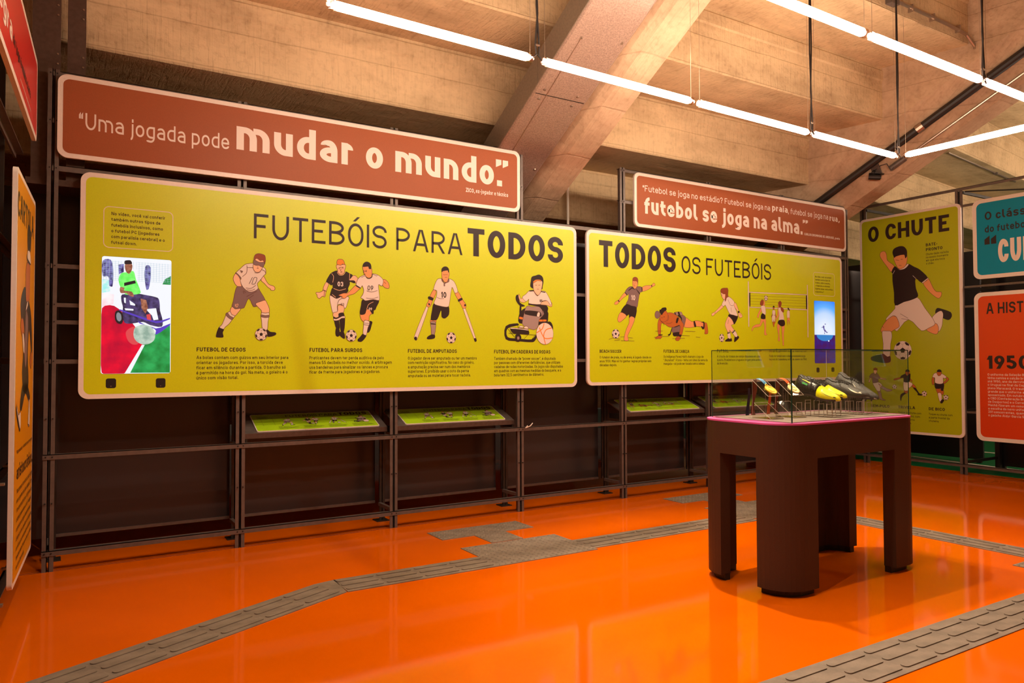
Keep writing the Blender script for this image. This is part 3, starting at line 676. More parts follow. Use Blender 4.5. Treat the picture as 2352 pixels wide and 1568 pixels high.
# ---------------------------------------------------------------- stroke lettering (rounded engineering style)
XH=.74; DS=-.26
GL={
'A':(.86,['0,0>.44,1','1,0>.56,1','.2,.3h .8,.3h']),'B':(.76,['0,0 1,0r 1,.53r 0,.53c','0,.53 .94,.53r .94,1r 0,1c']),'C':(.74,['1,.7 1,1r 0,1r 0,0r 1,0r 1,.3']),
'D':(.78,['0,0 1,0r 1,1r 0,1c']),'E':(.66,['1,1 0,1 0,0 1,0','0,.52 .88,.52']),'F':(.64,['1,1 0,1 0,0','0,.5 .88,.5']),'G':(.76,['1,.7 1,1r 0,1r 0,0r 1,0r 1,.48 .5,.48']),
'H':(.78,['0,0 0,1','1,0 1,1','0,.5h 1,.5h']),'I':(.0,['0,0 0,1']),'J':(.6,['1,1 1,0r 0,0r 0,.25']),'K':(.78,['0,0 0,1','1,1>.04,.36','1,0>.36,.58']),'L':(.62,['0,1 0,0 1,0']),
'M':(.92,['0,0 0,1','0,1>.5,.3>1,1','1,1 1,0']),'N':(.8,['0,0 0,1','0,1>1,0','1,0 1,1']),'O':(.78,['0,0r 1,0r 1,1r 0,1rc']),'P':(.74,['0,0 0,1 1,1r 1,.44r 0,.44']),
'Q':(.78,['0,0r 1,0r 1,1r 0,1rc','.6,.3>1,0']),'R':(.76,['0,0 0,1 1,1r 1,.44r 0,.44','.5,.44>1,0']),'S':(.74,['1,.74 1,1r 0,1r 0,.52r 1,.52r 1,0r 0,0r 0,.26']),'T':(.72,['0,1h 1,1h','.5,1 .5,0']),
'U':(.76,['0,1 0,0r 1,0r 1,1']),'V':(.8,['0,1>.5,0>1,1']),'W':(1.15,['0,1>.26,0>.5,1>.74,0>1,1']),'X':(.78,['0,0>1,1','0,1>1,0']),'Y':(.76,['0,1>.5,.45>1,1','.5,.5 .5,0']),'Z':(.7,['0,1 1,1 0,0 1,0']),
'0':(.7,['0,0r 1,0r 1,1r 0,1rc']),'1':(.36,['0,.74>1,1','1,1 1,0']),'2':(.7,['0,.72 0,1r 1,1r 1,.56r 0,0 1,0']),'3':(.7,['0,.75 0,1r .96,1r .96,.53r .4,.53','.4,.53 1,.53r 1,0r 0,0r 0,.25']),
'4':(.74,['.62,1 0,.25 1,.25','.72,.55 .72,0']),'5':(.7,['.95,1 .06,1 .06,.6 1,.6r 1,0r 0,0r 0,.22']),'6':(.72,['.72,1>.05,.45','0,0r 1,0r 1,.6r 0,.6rc']),'7':(.68,['0,1 1,1 .35,0']),
'8':(.72,['0,0r 1,0r 1,.53r 0,.53rc','.05,.53r .95,.53r .95,1r .05,1rc']),'9':(.72,['.28,0>.95,.55','0,.4r 1,.4r 1,1r 0,1rc']),
'a':(.62,['.08,.62 .08,x r 1,xr 1,0','1,0 0,0r 0,.42r 1,.42']),'b':(.64,['0,1 0,0','0,0 1,0r 1,xr 0,x']),'c':(.58,['1,.52 1,xr 0,xr 0,0r 1,0r 1,.22']),'d':(.64,['1,1 1,0','1,0 0,0r 0,xr 1,x']),
'e':(.64,['0,.37h 1,.37 1,xr 0,xr 0,0r 1,0r 1,.17']),'f':(.44,['1,1 .3,1r .3,0','0,.68h 1,.68h']),'g':(.64,['1,0 0,0r 0,xr 1,x','1,x 1,yr 0,yr 0,-.14']),'h':(.64,['0,0 0,1','0,x 1,xr 1,0']),
'i':(.0,['0,0 0,x','0,.88 0,1.04']),'j':(.2,['1,x 1,yr 0,y','1,.88 1,1.04']),'k':(.6,['0,0 0,1','1,x>.05,.24','1,0>.36,.45']),'l':(.2,['0,1 0,0r 1,0']),'m':(1.05,['0,0 0,x','0,x .5,xr .5,0','.5,x 1,xr 1,0']),
'n':(.62,['0,0 0,x','0,x 1,xr 1,0']),'o':(.64,['0,0r 1,0r 1,xr 0,xrc']),'p':(.64,['0,y 0,x','0,0 1,0r 1,xr 0,x']),'q':(.64,['1,y 1,x','1,0 0,0r 0,xr 1,x']),'r':(.42,['0,0 0,x','0,x 1,xr 1,.56']),
's':(.58,['1,.58 1,xr 0,xr 0,.38r 1,.38r 1,0r 0,0r 0,.16']),'t':(.46,['.3,.98 .3,0r 1,0','0,.68h 1,.68h']),'u':(.62,['0,x 0,0r 1,0','1,x 1,0']),'v':(.62,['0,x>.5,0>1,x']),'w':(.95,['0,x>.26,0>.5,x>.74,0>1,x']),
'x':(.62,['0,0>1,x','0,x>1,0']),'y':(.64,['0,x>.5,0','1,x>.3,y']),'z':(.56,['0,x 1,x 0,0 1,0']),
'.':(.0,['0,0 0,.17']),',':(.08,['1,.17>0,-.14']),'!':(.0,['0,0 0,.17','0,.3 0,1']),'?':(.6,['0,.74 0,1r 1,1r 1,.6r .5,.45r .5,.28','.5,0 .5,.15']),'-':(.4,['0,.4h 1,.4h']),'–':(.6,['0,.4h 1,.4h']),
'(':(.25,['1,1.08 0,1r 0,-.1r 1,-.18']),')':(.25,['0,1.08 1,1r 1,-.1r 0,-.18']),
}
ACC={'á':('a',"'"),'é':('e',"'"),'í':('i',"'"),'ó':('o',"'"),'ú':('u',"'"),'â':('a','^'),'ê':('e','^'),'ô':('o','^'),'ã':('a','~'),'õ':('o','~'),'ç':('c',','),
'Á':('A',"'"),'É':('E',"'"),'Í':('I',"'"),'Ó':('O',"'"),'Ú':('U',"'"),'Ç':('C',','),'Ã':('A','~'),'Ô':('O','^'),'Ê':('E','^')}
def ribbon(pts,hw,closed,hstart,hend):
    """thick polyline; mitred"""
    n=len(pts); Lf=[];Rt=[]
    for i,p in enumerate(pts):
        if closed: a=pts[i-1]; b=pts[(i+1)%n]
        else: a=pts[i-1] if i>0 else None; b=pts[i+1] if i<n-1 else None
        def un(u,v):
            d=math.hypot(v[0]-u[0],v[1]-u[1]) or 1e-9; return ((v[0]-u[0])/d,(v[1]-u[1])/d)
        d1=un(a,p) if a else None; d2=un(p,b) if b else None
        if d1 and d2:
            mx,my=d1[0]+d2[0],d1[1]+d2[1]; q=math.hypot(mx,my)
            if q<.3: t=d1; k=1
            else: t=(mx/q,my/q); k=1/max(.42,(t[0]*d1[0]+t[1]*d1[1]))
            nx,ny=-t[1]*hw*k,t[0]*hw*k
        else:
            t=d1 or d2; nx,ny=-t[1]*hw,t[0]*hw
            if abs(t[1])>.3 and ((a is None and hstart) or (b is None and hend)):
                nx,ny=(-hw/t[1]),0.0
        Lf.append((p[0]+nx,p[1]+ny)); Rt.append((p[0]-nx,p[1]-ny))
    return Lf,Rt
def glyph(ch,w,res):
    """-> list of (left,right,closed) ribbons, advance width; cap height 1"""
    acc=None
    if ch in ACC: ch,acc=ACC[ch]
    if ch in '“”"':
        h=w*.95; R=[]
        for k in range(2):
            x=k*w*1.25
            if ch=='“': L=[(x,.62),(x,.86)],[(x+w,.62),(x+w,1.02)]
            else: L=[(x,.66),(x,1.02)],[(x+w,.8),(x+w,1.02)]
            R.append((L[0],L[1],False))
        return R,w*2.25
    W,paths=GL.get(ch,GL['-']); W=W*(1+ .25*(w-.15)) if W else 0; W=max(W,0)+w if W==0 else max(W,w*1.6)
    hw=w/2; R=[]
    ky=1-1.9*max(0,min(.15,w-.14))        # heavy weights: thinner horizontals
    hv=hw*ky
    up=ch.isupper() or ch.isdigit()
    def ym(y,outer):
        lv={'x':XH,'y':DS}
        if isinstance(y,str): v=lv[y]; return v if outer else (v-hv if y=='x' else v+hv)
        if outer: return y
        if up or y>XH or y<0: return hv+y*(1-2*hv) if 0<=y<=1 else y
        return hv+y*(XH-2*hv)/XH
    for ps in paths:
        closed=ps.endswith('c'); ps=ps.rstrip('c').replace('x r','xr'); diag='>' in ps
        toks=ps.replace('>',' ').split(); pts=[]
        for i,t in enumerate(toks):
            r='r' in t; hz='h' in t; t=t.replace('r','').replace('h','')
            a,b=t.split(','); x=float(a); y=b if b in 'xy' else float(b)
            end=(not closed) and i in (0,len(toks)-1)
            pts.append([x,y,r,end,hz])
        # decide terminals
        P=[]
        for i,(x,y,r,end,hz) in enumerate(pts):
            X=hw+x*(W-w); outer=False
            if end and not hz:
                q=pts[1] if i==0 else pts[-2]
                vert=abs(q[0]-x)<1e-6 or diag or (y!=q[1] and ch in '47')
                lvl=isinstance(y,str) or y in(0.0,1.0)
                if vert and lvl: outer=True
                elif not vert and x in (0.0,1.0) and q[1]==y and not (x==0.0 and ch in 'BDPRbpgdqhnmreua' ) and not (x==1.0 and ch in 'adgq'):
                    X=W if x==1.0 else 0
            if end and hz: X=(W if x==1 else 0) if x in(0.0,1.0) and ch in 'Tft-–' else X
            P.append((X,ym(y,outer),r))
        n=len(P); Q=[]
        for i,(x,y,r) in enumerate(P):
            if not r: Q.append((x,y)); continue
            a=P[i-1]; b=P[(i+1)%n]
            def seg(o):
                d=math.hypot(o[0]-x,o[1]-y); return d
            la=seg(a)*(.5 if a[2] else .92); lb=seg(b)*(.5 if b[2] else .92)
            TM=.40 if up else .27; t1=min(la,TM); t2=min(lb,TM)
            d1=seg(a) or 1; d2=seg(b) or 1
            p0=(x+(a[0]-x)/d1*t1,y+(a[1]-y)/d1*t1); p2=(x+(b[0]-x)/d2*t2,y+(b[1]-y)/d2*t2)
            for k in range(res+1):
                s=k/res; th=s*PI/2
                # quarter superellipse through p0,p2 with centre p0+p2-corner
                cx,cy=p0[0]+p2[0]-x,p0[1]+p2[1]-y
                u=math.cos(th); v=math.sin(th)
                Q.append((cx+(p0[0]-cx)*u+(p2[0]-cx)*v, cy+(p0[1]-cy)*u+(p2[1]-cy)*v))
        # drop duplicates
        Z=[Q[0]]
        for p in Q[1:]:
            if math.hypot(p[0]-Z[-1][0],p[1]-Z[-1][1])>1e-4: Z.append(p)
        if closed and math.hypot(Z[0][0]-Z[-1][0],Z[0][1]-Z[-1][1])<1e-4: Z.pop()
        l,r_=ribbon([(a,b/ky) for a,b in Z],hw,closed,True,True); R.append((l,r_,closed))
    R=[([(a,b*ky) for a,b in l],[(a,b*ky) for a,b in r_],c) for l,r_,c in R]
    if acc:
        top=1.08 if up else .82; c=W/2; k=w*.8
        if acc=="'":
            if ch=='i': top=.84; R=[R[0]]
            l,r_=ribbon([(c-.08,top),(c+.14,top+.2)],k/2,False,True,True); R.append((l,r_,False))
        if acc=='^':
            l,r_=ribbon([(c-.2,top),(c,top+.15),(c+.2,top)],k/2,False,True,True); R.append((l,r_,False))
        if acc=='~':
            l,r_=ribbon([(c-.22,top+.02),(c-.1,top+.12),(c+.08,top+.03),(c+.22,top+.13)],k/2,False,False,False); R.append((l,r_,False))
        if acc==',':
            l,r_=ribbon([(c,.02),(c+.02,-.1),(c-.1,-.22)],k/2,False,False,False); R.append((l,r_,False))
    return R,W
_gc={}
def line_ribs(s,w,res):
    x=0; out=[]; sp=.17-.22*(w-.12)
    for ch in s:
        if ch==' ': x+=.34; continue
        k=(ch,w,res)
        if k not in _gc: _gc[k]=glyph(ch,w,res)
        R,W=_gc[k]
        out.append((x,R)); x+=W+sp
    return out,x-sp
def put_text(mb,s,x0,x1,z,cap,w,col,y,res=3,sx=None):
    """lettering on the local plane y, reading along +x; returns x scale used"""
    ribs,W=line_ribs(s,w,res)
    if sx is None: sx=(x1-x0)/W
    for x,R in ribs:
        for j,(l,r,closed) in enumerate(R):
            n=len(l); yy=y-.00012*j
            P=[(x0+(x+a)*sx,yy,z+b*cap) for a,b in l]+[(x0+(x+a)*sx,yy,z+b*cap) for a,b in r]
            F=[(i,n+i,n+(i+1)%n,(i+1)%n) for i in range(n if closed else n-1)]
            mb.poly(P,F,'ink_'+col if len(col)==1 else col)
    return sx
# ---------------------------------------------------------------- print drawing helpers
def parse(k):
    for ln in ART[k].split('\n'):
        t=ln.split(' ')
        yield t
def smooth(pts,closed=True,n=3):
    k=len(pts)
    if k<3: return pts
    out=[]
    rng=range(k) if closed else range(k-1)
    for i in rng:
        p1=pts[i]; p2=pts[(i+1)%k]; p0=pts[i-1] if (closed or i>0) else p1; p3=pts[(i+2)%k] if (closed or i<k-2) else p2
        d=math.hypot(p2[0]-p1[0],p2[1]-p1[1])
        def lim(a,b):  # tangent limited for uneven spacing
            tx,ty=(b[0]-a[0])/2,(b[1]-a[1])/2; q=math.hypot(tx,ty) or 1; f=min(1,.9*d/q); return tx*f,ty*f
        t1=lim(p0,p2); t2=lim(p1,p3)
        for s in range(n):
            u=s/n; h1=2*u**3-3*u*u+1; h2=u**3-2*u*u+u; h3=-2*u**3+3*u*u; h4=u**3-u*u
            out.append((h1*p1[0]+h2*t1[0]+h3*p2[0]+h4*t2[0],h1*p1[1]+h2*t1[1]+h3*p2[1]+h4*t2[1]))
    if not closed: out.append(pts[-1])
    return out
def draw(mb,k,y,line=.0016,pre='ink_',lw=None):
    d=0
    def strip(pts,closed,wd,m,yy):
        l,r=ribbon(pts,wd,closed,False,False); n=len(l)
        mb.poly([(a,yy,b) for a,b in l]+[(a,yy,b) for a,b in r],[(i,n+i,n+(i+1)%n,(i+1)%n) for i in range(n if closed else n-1)],m)
    for t in parse(k):
        kind=t[0]; d+=1; yy=y-.00008*d
        if kind=='T':
            cx,cy=[int(q)/2000 for q in t[2].split(',')]; h=int(t[3])/2000; w={'n':.13,'b':.22}.get(t[5],.18)
            _,W=line_ribs(t[4],w,3); wd=W*h*.8
            put_text(mb,t[4],cx-wd/2,cx+wd/2,cy-h/2,h,w,t[1],yy,3); continue
        P=[tuple(int(c)/2000 for c in q.split(',')) for q in t[2:]]
        m=pre+t[1]
        if kind=='P':
            S=smooth(P); mb.flat(S,lambda p:(p[0],yy,p[1]),m)
            if line and t[1] not in('K',): strip(S,True,line/2,'ink_L',yy-.00004)
        elif kind=='S': strip(smooth(P,False),False,(lw or line)*.5,m,yy)
        elif kind=='B': strip(smooth(P,False),False,.004,m,yy)
        elif kind in 'EO':
            (cx,cy),(rx,ry)=P
            S=[(cx+rx*math.cos(a*PI/14),cy+ry*math.sin(a*PI/14)) for a in range(28)]
            mb.flat(S,lambda p:(p[0],yy,p[1]),m); strip(S,True,.001,'ink_L',yy-.00004)
            if kind=='O':
                def pent(ax,ay,r,rot,sqx=1,dirn=0):
                    Q=[]
                    for q in range(5):
                        a=rot+q*2*PI/5; ux,uy=r*math.cos(a)*sqx,r*math.sin(a)
                        Q.append((ax+ux*math.cos(dirn)-uy*math.sin(dirn),ay+ux*math.sin(dirn)+uy*math.cos(dirn)))
                    Q=[(a,b) if math.hypot(a,b)<.97 else (a/math.hypot(a,b)*.97,b/math.hypot(a,b)*.97) for a,b in Q]
                    mb.flat([(cx+rx*a,cy+ry*b) for a,b in Q],lambda p:(p[0],yy-.0001,p[1]),'ink_K')
                pent(0,0,.3,PI/2)
                for q in range(5):
                    a=PI/2+PI/5+q*2*PI/5; pent(.86*math.cos(a),.86*math.sin(a),.32,PI,.55,a)
                    b=PI/2+q*2*PI/5
                    x1,y1=.3*math.cos(b),.3*math.sin(b); x2,y2=.62*math.cos(b),.62*math.sin(b)
                    strip([(cx+rx*x1,cy+ry*y1),(cx+rx*x2,cy+ry*y2)],False,.0008,'ink_L',yy-.0001)
                    for s_ in(-1,1):
                        x3,y3=.82*math.cos(b+s_*.32),.82*math.sin(b+s_*.32); strip([(cx+rx*x2,cy+ry*y2),(cx+rx*x3,cy+ry*y3)],False,.0008,'ink_L',yy-.0001)
# ---------------------------------------------------------------- setting: floor, walls, ceiling
def zb(y): return 2.94-.575*y            # underside of the raking beams
b=MB(); b.box(-8,8.56,-9,8,-.15,0,'floor'); floor=struct(b.build('floor'))
b=MB()
for y in (-.012,.014): b.box(-.2,8.5,y-.003,y+.003,.0,.0012,'joint')
for x in (8.3,8.34): b.box(x,x+.006,-9,.0,.0,.0012,'joint')
o=b.build('floor_joint',floor); o['kind']='stuff'
b=MB(); b.box(8.56,20,-9,10,-.15,-.004,'court_green'); court=struct(b.build('floor'))
b=MB(); tf=Matrix.Translation((9.2,-1.1,0))@Matrix.Rotation(math.radians(8.5),4,'Z').inverted(); b.box(-.025,.025,-6,6,-.004,.0,'court_line',tf); b.build('court_line',court)
b=MB(); b.box(10.6,10.66,-9,8,-.004,.0,'court_line'); b.build('court_line',court)
# concrete ceiling: underside of raked seating, stepped
ceil=strukt('ceiling')
def step_profile(yk,zk,dy,dz):
    return [(yk,zk+.012),(yk+.012,zk),(yk+dy+.02,zk),(yk+dy+.02,zk+.10),(yk+.14,zk+.10),(yk+.14,zk+dz+.08),(yk,zk+dz+.08),(yk,zk+dz-.02),(yk-.012,zk+dz-.035),(yk-.012,zk+dz-.13),(yk,zk+dz-.145)]
DY,DZ=.7965,.5508
def lb(y): return 7.67-.21*(y+.1)
for k in range(-5,7):
    yk=.199-DY*k; zk=3.239+DZ*k
    P=step_profile(yk,zk,DY,DZ)
    b=MB()
    x1=lb(yk)+.05
    b.prism(P,lambda p,s:((-1.6,x1)[s],p[0],p[1]),'concrete')
    # underside faces take the rougher soffit concrete
    o=b.build('step_beam',ceil)
    b=MB(); n=(1,.135)
    x0=lb(yk)+.12
    b.prism(P,lambda p,s:((x0,x0+7)[s],p[0]+(0,7*.135)[s]+.0,p[1]),'concrete')
    o=b.build('step_beam',ceil)
def sweep(prof,ys,m,name,parent=None):
    """prof(y)-> list of (x,z) ; swept along y"""
    b=MB(); k=len(prof(ys[0])); P=[]
    for y in ys: P+= [(x,y,z) for x,z in prof(y)]
    F=[]
    for i in range(len(ys)-1):
        for j in range(k): a=i*k+j; c=i*k+(j+1)%k; F.append((a,c,c+k,a+k))
    F.append(tuple(range(k))); F.append(tuple((len(ys)-1)*k+j for j in range(k))[::-1])
    b.poly(P,F,m); return b.build(name,parent)
ys=[2.6-.4*i for i in range(22)]
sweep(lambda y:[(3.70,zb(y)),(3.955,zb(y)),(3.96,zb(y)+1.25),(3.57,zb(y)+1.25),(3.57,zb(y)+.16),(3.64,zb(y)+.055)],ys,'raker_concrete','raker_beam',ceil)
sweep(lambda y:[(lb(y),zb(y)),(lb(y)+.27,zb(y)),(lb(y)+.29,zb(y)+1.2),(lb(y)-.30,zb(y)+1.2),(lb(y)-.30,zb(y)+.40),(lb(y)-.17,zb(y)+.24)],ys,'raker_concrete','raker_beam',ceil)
# steel clad beam beside the first raker
st=thing('steel_beam','speckled reddish steel clad beam sloping up beside the concrete raking beam','beam',(3.3,2.2,zb(2.2)))
def onb(o): o.parent=st; o.location=(-3.3,-2.2,-zb(2.2)); return o
onb(sweep(lambda y:[(3.06,zb(y)+.012),(3.072,zb(y)),(3.535,zb(y)),(3.565,zb(y)+.03),(3.565,zb(y)+.23),(3.06,zb(y)+.23)],[2.2,1,0,-1,-2,-3,-5],'rust_steel','bottom_plate'))
for y0,y1 in ((2.2,-.62),(-.626,-5)):
    b=MB()
    P=[(3.0585,y0,zb(y0)+.012),(3.0585,y1,zb(y1)+.012),(3.0585,y1,zb(y1)+.235),(3.0585,y0,zb(y0)+.235)]
    b.poly(P+[(x-.006,y,z) for x,y,z in P],[(0,1,2,3),(7,6,5,4),(0,4,5,1),(3,2,6,7),(0,3,7,4),(1,5,6,2)],'steel_side')
    onb(b.build('side_plate'))
b=MB()
def boltat(x,y,dz=0):
    z=zb(y)+dz
    for k in range(2): pass
    b.tube([(x,y,z-.008),(x,y,z+.004)],.011,'chrome_pipe',8)
for x,y in ((3.13,-.52),(3.13,-.60),(3.44,-.52),(3.44,-.60),(3.16,-1.02),(3.50,-1.06),(3.1,.1),(3.5,.1)): boltat(x,y)
o=onb(b.build('bolts')); o['kind']='stuff'
b=MB(); b.tube([(3.16,-1.02,zb(-1.02)-.003),(3.2,.3,zb(.3)-.003)],.003,'chrome_pipe',5); onb(b.build('seam_wire'))
b=MB(); b.poly([(3.075,-.555,zb(-.555)-.0015),(3.53,-.555,zb(-.555)-.0015),(3.53,-.561,zb(-.561)-.0015),(3.075,-.561,zb(-.561)-.0015)],[(0,1,2,3)],'black'); onb(b.build('plate_seam'))
# service runs on the second raker
def haunch(y,a,out=0.0):   # point on the sloping left side of raker two, a metres left of its lower edge
    return Vector((lb(y)-a-out*.8,y,zb(y)+a*1.41-out*.6))
o=MB().tube([haunch(y,.155,.05) for y in (1.0,.1,-.5,-1.1,-1.7,-2.4,-4.5)],.042,'cable',12).build('drain_pipe')
tag(o,'thick black pipe running up the sloping side of the far raking beam','pipe')
for y in (-.9,-1.9):
    p,q=haunch(y-.03,.155,.05),haunch(y+.03,.155,.05); MB().tube([p,q],.05,'chrome_pipe' if y==-.9 else 'cable',12).build('pipe_clamp',o)
o=MB().tube([haunch(y,.05,.014) for y in (-.66,-1.2,-1.8,-2.6,-4.5)],.013,'chrome_pipe',8).build('conduit')
tag(o,'thin steel conduit running beside the black pipe up to the junction box','conduit')
o=thing('junction_box','grey conduit junction box above the security camera','box',haunch(-.62,.05,.03))
q=haunch(-.62,.05,.03); dirv=(haunch(-.8,.05)-haunch(-.5,.05)).normalized()
b=MB().tube([-dirv*.09,-dirv*.085,dirv*.085,dirv*.09],[.02,.032,.032,.02],'frame_steel',10); b.build('housing',o)
MB().tube([dirv*.09,dirv*.13],.018,'chrome_pipe',8).build('gland',o)
cpos=haunch(-.40,.10,.0)
o=thing('security_camera','small black security camera on a square plate under the far raking beam','camera',cpos)
nrm=Vector((-.8,0,-.6)); tfc=Matrix.Rotation(-math.atan2(.6,.8)+0,4,'Y')
b=MB(); b.box(-.014,0,-.07,.07,-.07,.07,'frame_steel',Matrix.Rotation(math.radians(-36),4,'Y')); b.build('mounting_plate',o)
MB().tube([nrm*.012,nrm*.05,nrm*.05+Vector((0,-.01,-.03))],.016,'blackmetal',8).build('bracket',o)
a=nrm*.05+Vector((.0,-.01,-.05)); dd=Vector((.55,-.75,-.12)).normalized()
MB().tube([a-dd*.05,a+dd*.07],.03,'black',10).build('camera_body',o)
MB().tube([a+dd*.07,a+dd*.075],.018,'glass_edge',10).build('lens',o)
b=MB(); b.box(-.05,.1,-.037,.037,.033,.037,'black',Matrix.Translation(a)@dd.to_track_quat('X','Z').to_matrix().to_4x4()); b.build('sun_shield',o)
MB().tube([nrm*.02,nrm*.03+Vector((0,-.08,.05)),nrm*.03+Vector((.02,-.14,.06)),nrm*.03+Vector((.05,-.17,-.02)),Vector((.05,-.2,.02))],.005,'cable',6).build('cable',o)
# upper conduit along the third step, bay one
zc=3.239+2*DZ; yc=.199-2*DY
o=MB().tube([(6.35,yc-.03,zc+.10),(7.2,yc-.03,zc+.09),(7.55,yc-.03,zc+.07),(7.66,yc-.05,zc-.03)],.016,'chrome_pipe',8).build('conduit')
tag(o,'steel conduit clipped along the upper concrete step above the rear light row','conduit')
b=MB(); b.box(6.25,6.37,yc-.06,yc+.02,zc+.05,zc+.16,'frame_steel'); b.build('outlet_box',o)
for x in (6.6,6.95,7.4): b=MB(); b.box(x,x+.015,yc-.05,yc+.0,zc+.06,zc+.125,'chrome_pipe'); b.build('pipe_clip',o)
o=MB().tube([(7.66,yc-.05,zc-.06),(7.66,yc-.05,zc+.0),(7.72,yc-.2,zc+.05),(7.95,yc-1.4,zc+.9)],.014,'chrome_pipe',8).build('conduit')
tag(o,'steel conduit rising from the outlet at the end of the upper step','conduit')
o=MB().tube([(9.35,-.28,3.79),(11.7,.03,3.79)],.016,'chrome_pipe',8).build('conduit')
tag(o,'steel conduit along the step edge in the bay right of the far raking beam','conduit')
MB().tube([(10.9,-.08,3.79),(10.95,-.07,3.79)],.03,'frame_steel',8).build('pipe_coupling',o)
# rear and side walls
b=MB(); b.box(-1.75,-1.6,-9,8,0,7,'concrete'); struct(b.build('wall_left'))
wl=bpy.data.objects['wall_left']
for i in range(8):
    b=MB(); z=.02+i*.42; b.box(-1.6,-1.45-.03*(i%2),-5,1.6,z+.03,z+.42,'dark_block'); b.build('concrete_block',wl)
b=MB(); b.box(-1.6,20,-9.1,-8.95,0,8,'concrete'); struct(b.build('wall_rear'))
b=MB(); b.box(-1.6,20,-9,-4.6,7.0,7.1,'soffit'); b.build('ceiling_slab',ceil)
b=MB(); b.box(19.9,20,-9,10,0,6,'dark_block'); struct(b.build('wall_far'))
# dark panels behind the frame of the long wall
PX=[-.021,1.063,2.157,3.273,4.376,5.47,6.57,7.67]
wb=strukt('wall_back')
for i,x in enumerate(PX):
    b=MB(); b.box(x+.03,x+1.085,.34,.355,.13,2.33,'black_panel'); b.box(x+.03,x+1.085,.333,.34,.13,.15,'frame_steel'); b.build('wall_panel',wb)
b=MB(); b.box(-1.3,.0,.34,.355,.13,2.33,'black_panel'); b.build('wall_panel',wb)
# rust columns at the left corner
for i,(x0,x1,y0,y1,l) in enumerate([(-.135,.012,.06,.17,'wide rust brown steel column left of the brown quote sign'),(.047,.145,.05,.16,'narrow dark steel column right beside the wide rust column')]):
    t=thing('steel_column',l,'column',((x0+x1)/2,(y0+y1)/2,2.34))
    wd=(x1-x0)/2; dp=(y1-y0)/2
    b=MB(); b.box(-wd,wd,-dp,-dp+.012,0,2.0,'column_steel'); b.build('front_flange',t)
    b=MB(); b.box(-wd,wd,dp-.012,dp,0,.9,'column_steel'); b.build('rear_flange',t)
    b=MB(); b.box(-.006,.006,-dp+.012,dp-.012,0,.9,'column_steel'); b.build('web',t)
    b=MB()
    for k in range(5):
        for z in (.71+.3*k,.77+.3*k): b.tube([(wd-.015,-dp-.006,z),(wd-.015,-dp,z)],.006,'chrome_pipe',6)
    b.build('bolts',t)['kind']='stuff'
b=MB(); b.box(-.16,.25,.04,.36,2.30,2.338,'column_steel'); b.build('bearer',wb)
o=thing('steel_column','bronze steel column in the corner beside the red sign','column',(-.30,-.02,0))
b=MB(); b.box(-.03,.03,-.05,-.04,0,4.6,'column_steel'); b.build('flange',o)
b=MB(); b.box(-.12,-.06,-.02,-.01,0,4.6,'column_steel'); b.build('flange',o)
b=MB(); b.box(-.12,.03,.0,.01,0,4.6,'black_panel'); b.build('web',o)
# ---------------------------------------------------------------- display frames
def post_parts(t,x,y,z1,face=0):
    """twin angle post: two flats with a gap; face 0 looks to -y, 1 looks to -x"""
    for s in (-1,1):
        b=MB()
        if face==0:
            b.box(x+(-.030 if s<0 else .004),x+(-.004 if s<0 else .030),y,y+.004,0,z1,'frame_steel')
            b.box(x+(-.008 if s<0 else .004),x+(-.004 if s<0 else .008),y,y+.06,0,z1,'frame_steel')
        else:
            b.box(x,x+.004,y+(-.040 if s<0 else .006),y+(-.006 if s<0 else .040),0,z1,'frame_steel')
            b.box(x,x+.06,y+(-.010 if s<0 else .006),y+(-.006 if s<0 else .010),0,z1,'frame_steel')
        b.build('post',t)
fr=thing('display_rack','long dark steel frame carrying the lime and brown signs','rack',(0,0,0))
for i,x in enumerate(PX): post_parts(fr,x,-.018,2.99)
for i,x in enumerate(PX):
    b=MB(); xx=x+.02; b.box(xx-.022,xx+.022,.26,.265,.0,2.35,'blackmetal'); b.box(xx-.003,xx+.003,.26,.31,.0,2.35,'blackmetal'); b.build('rear_post',fr)
    b=MB(); b.box(xx-.05,xx+.05,.235,.335,0,.008,'blackmetal'); b.build('foot_plate',fr)
    for z in (.125,.66): b=MB(); b.box(x-.012,x+.012,.04,.262,z-.004,z+.02,'frame_steel'); b.build('cross_strut',fr)
def rail(x0,x1,z,y=-.024,h=.03):
    b=MB(); b.box(x0,x1,y,y+.006,z-h/2,z+h/2,'frame_steel'); b.box(x0,x1,y,y+.045,z+h/2-.004,z+h/2,'frame_steel'); b.build('rail',fr)
for z in (.108,.674): rail(PX[0]-.032,PX[7]+.03,z)
rail(PX[0]-.032,PX[7]+.03,2.395,-.0175+.0,.035)
for z in (2.68,2.965):
    rail(PX[0]-.032,PX[3]+.032,z,-.0175,.03); rail(PX[4]-.032,PX[7]+.03,z,-.0175,.03)
for z in (1.81,1.24): rail(PX[0]-.032,PX[7]+.03,z,-.0175,.03)
for z in (1.475,1.578): rail(PX[0]+.02,PX[1],z,-.014,.028); rail(PX[6],PX[7],z,-.014,.028)
b=MB()
for x in PX:
    for z in (.108,.674,.40,.9):
        for s in (-.017,.017): b.tube([(x+s,-.028,z),(x+s,-.018,z)],.0045,'black',6)
for x in (PX[0],PX[3],PX[4]):
    for z in (2.395,2.68,2.965,1.81,1.24,1.475,1.578):
        for s in (-.017,.017): b.tube([(x+s,-.022,z),(x+s,-.014,z)],.0045,'black',6)
o=b.build('bolts',fr); o['kind']='stuff'
b=MB(); b.tube([(PX[3]+.06,-.03,.70),(PX[3]+.03,-.045,.685),(PX[3]+.075,-.05,.70),(PX[3]+.11,-.03,.72)],.004,'white_paint',5); tag(b.build('cable_tie'),'small white cable tie scrap on the lower rail left of the gap','cable tie')
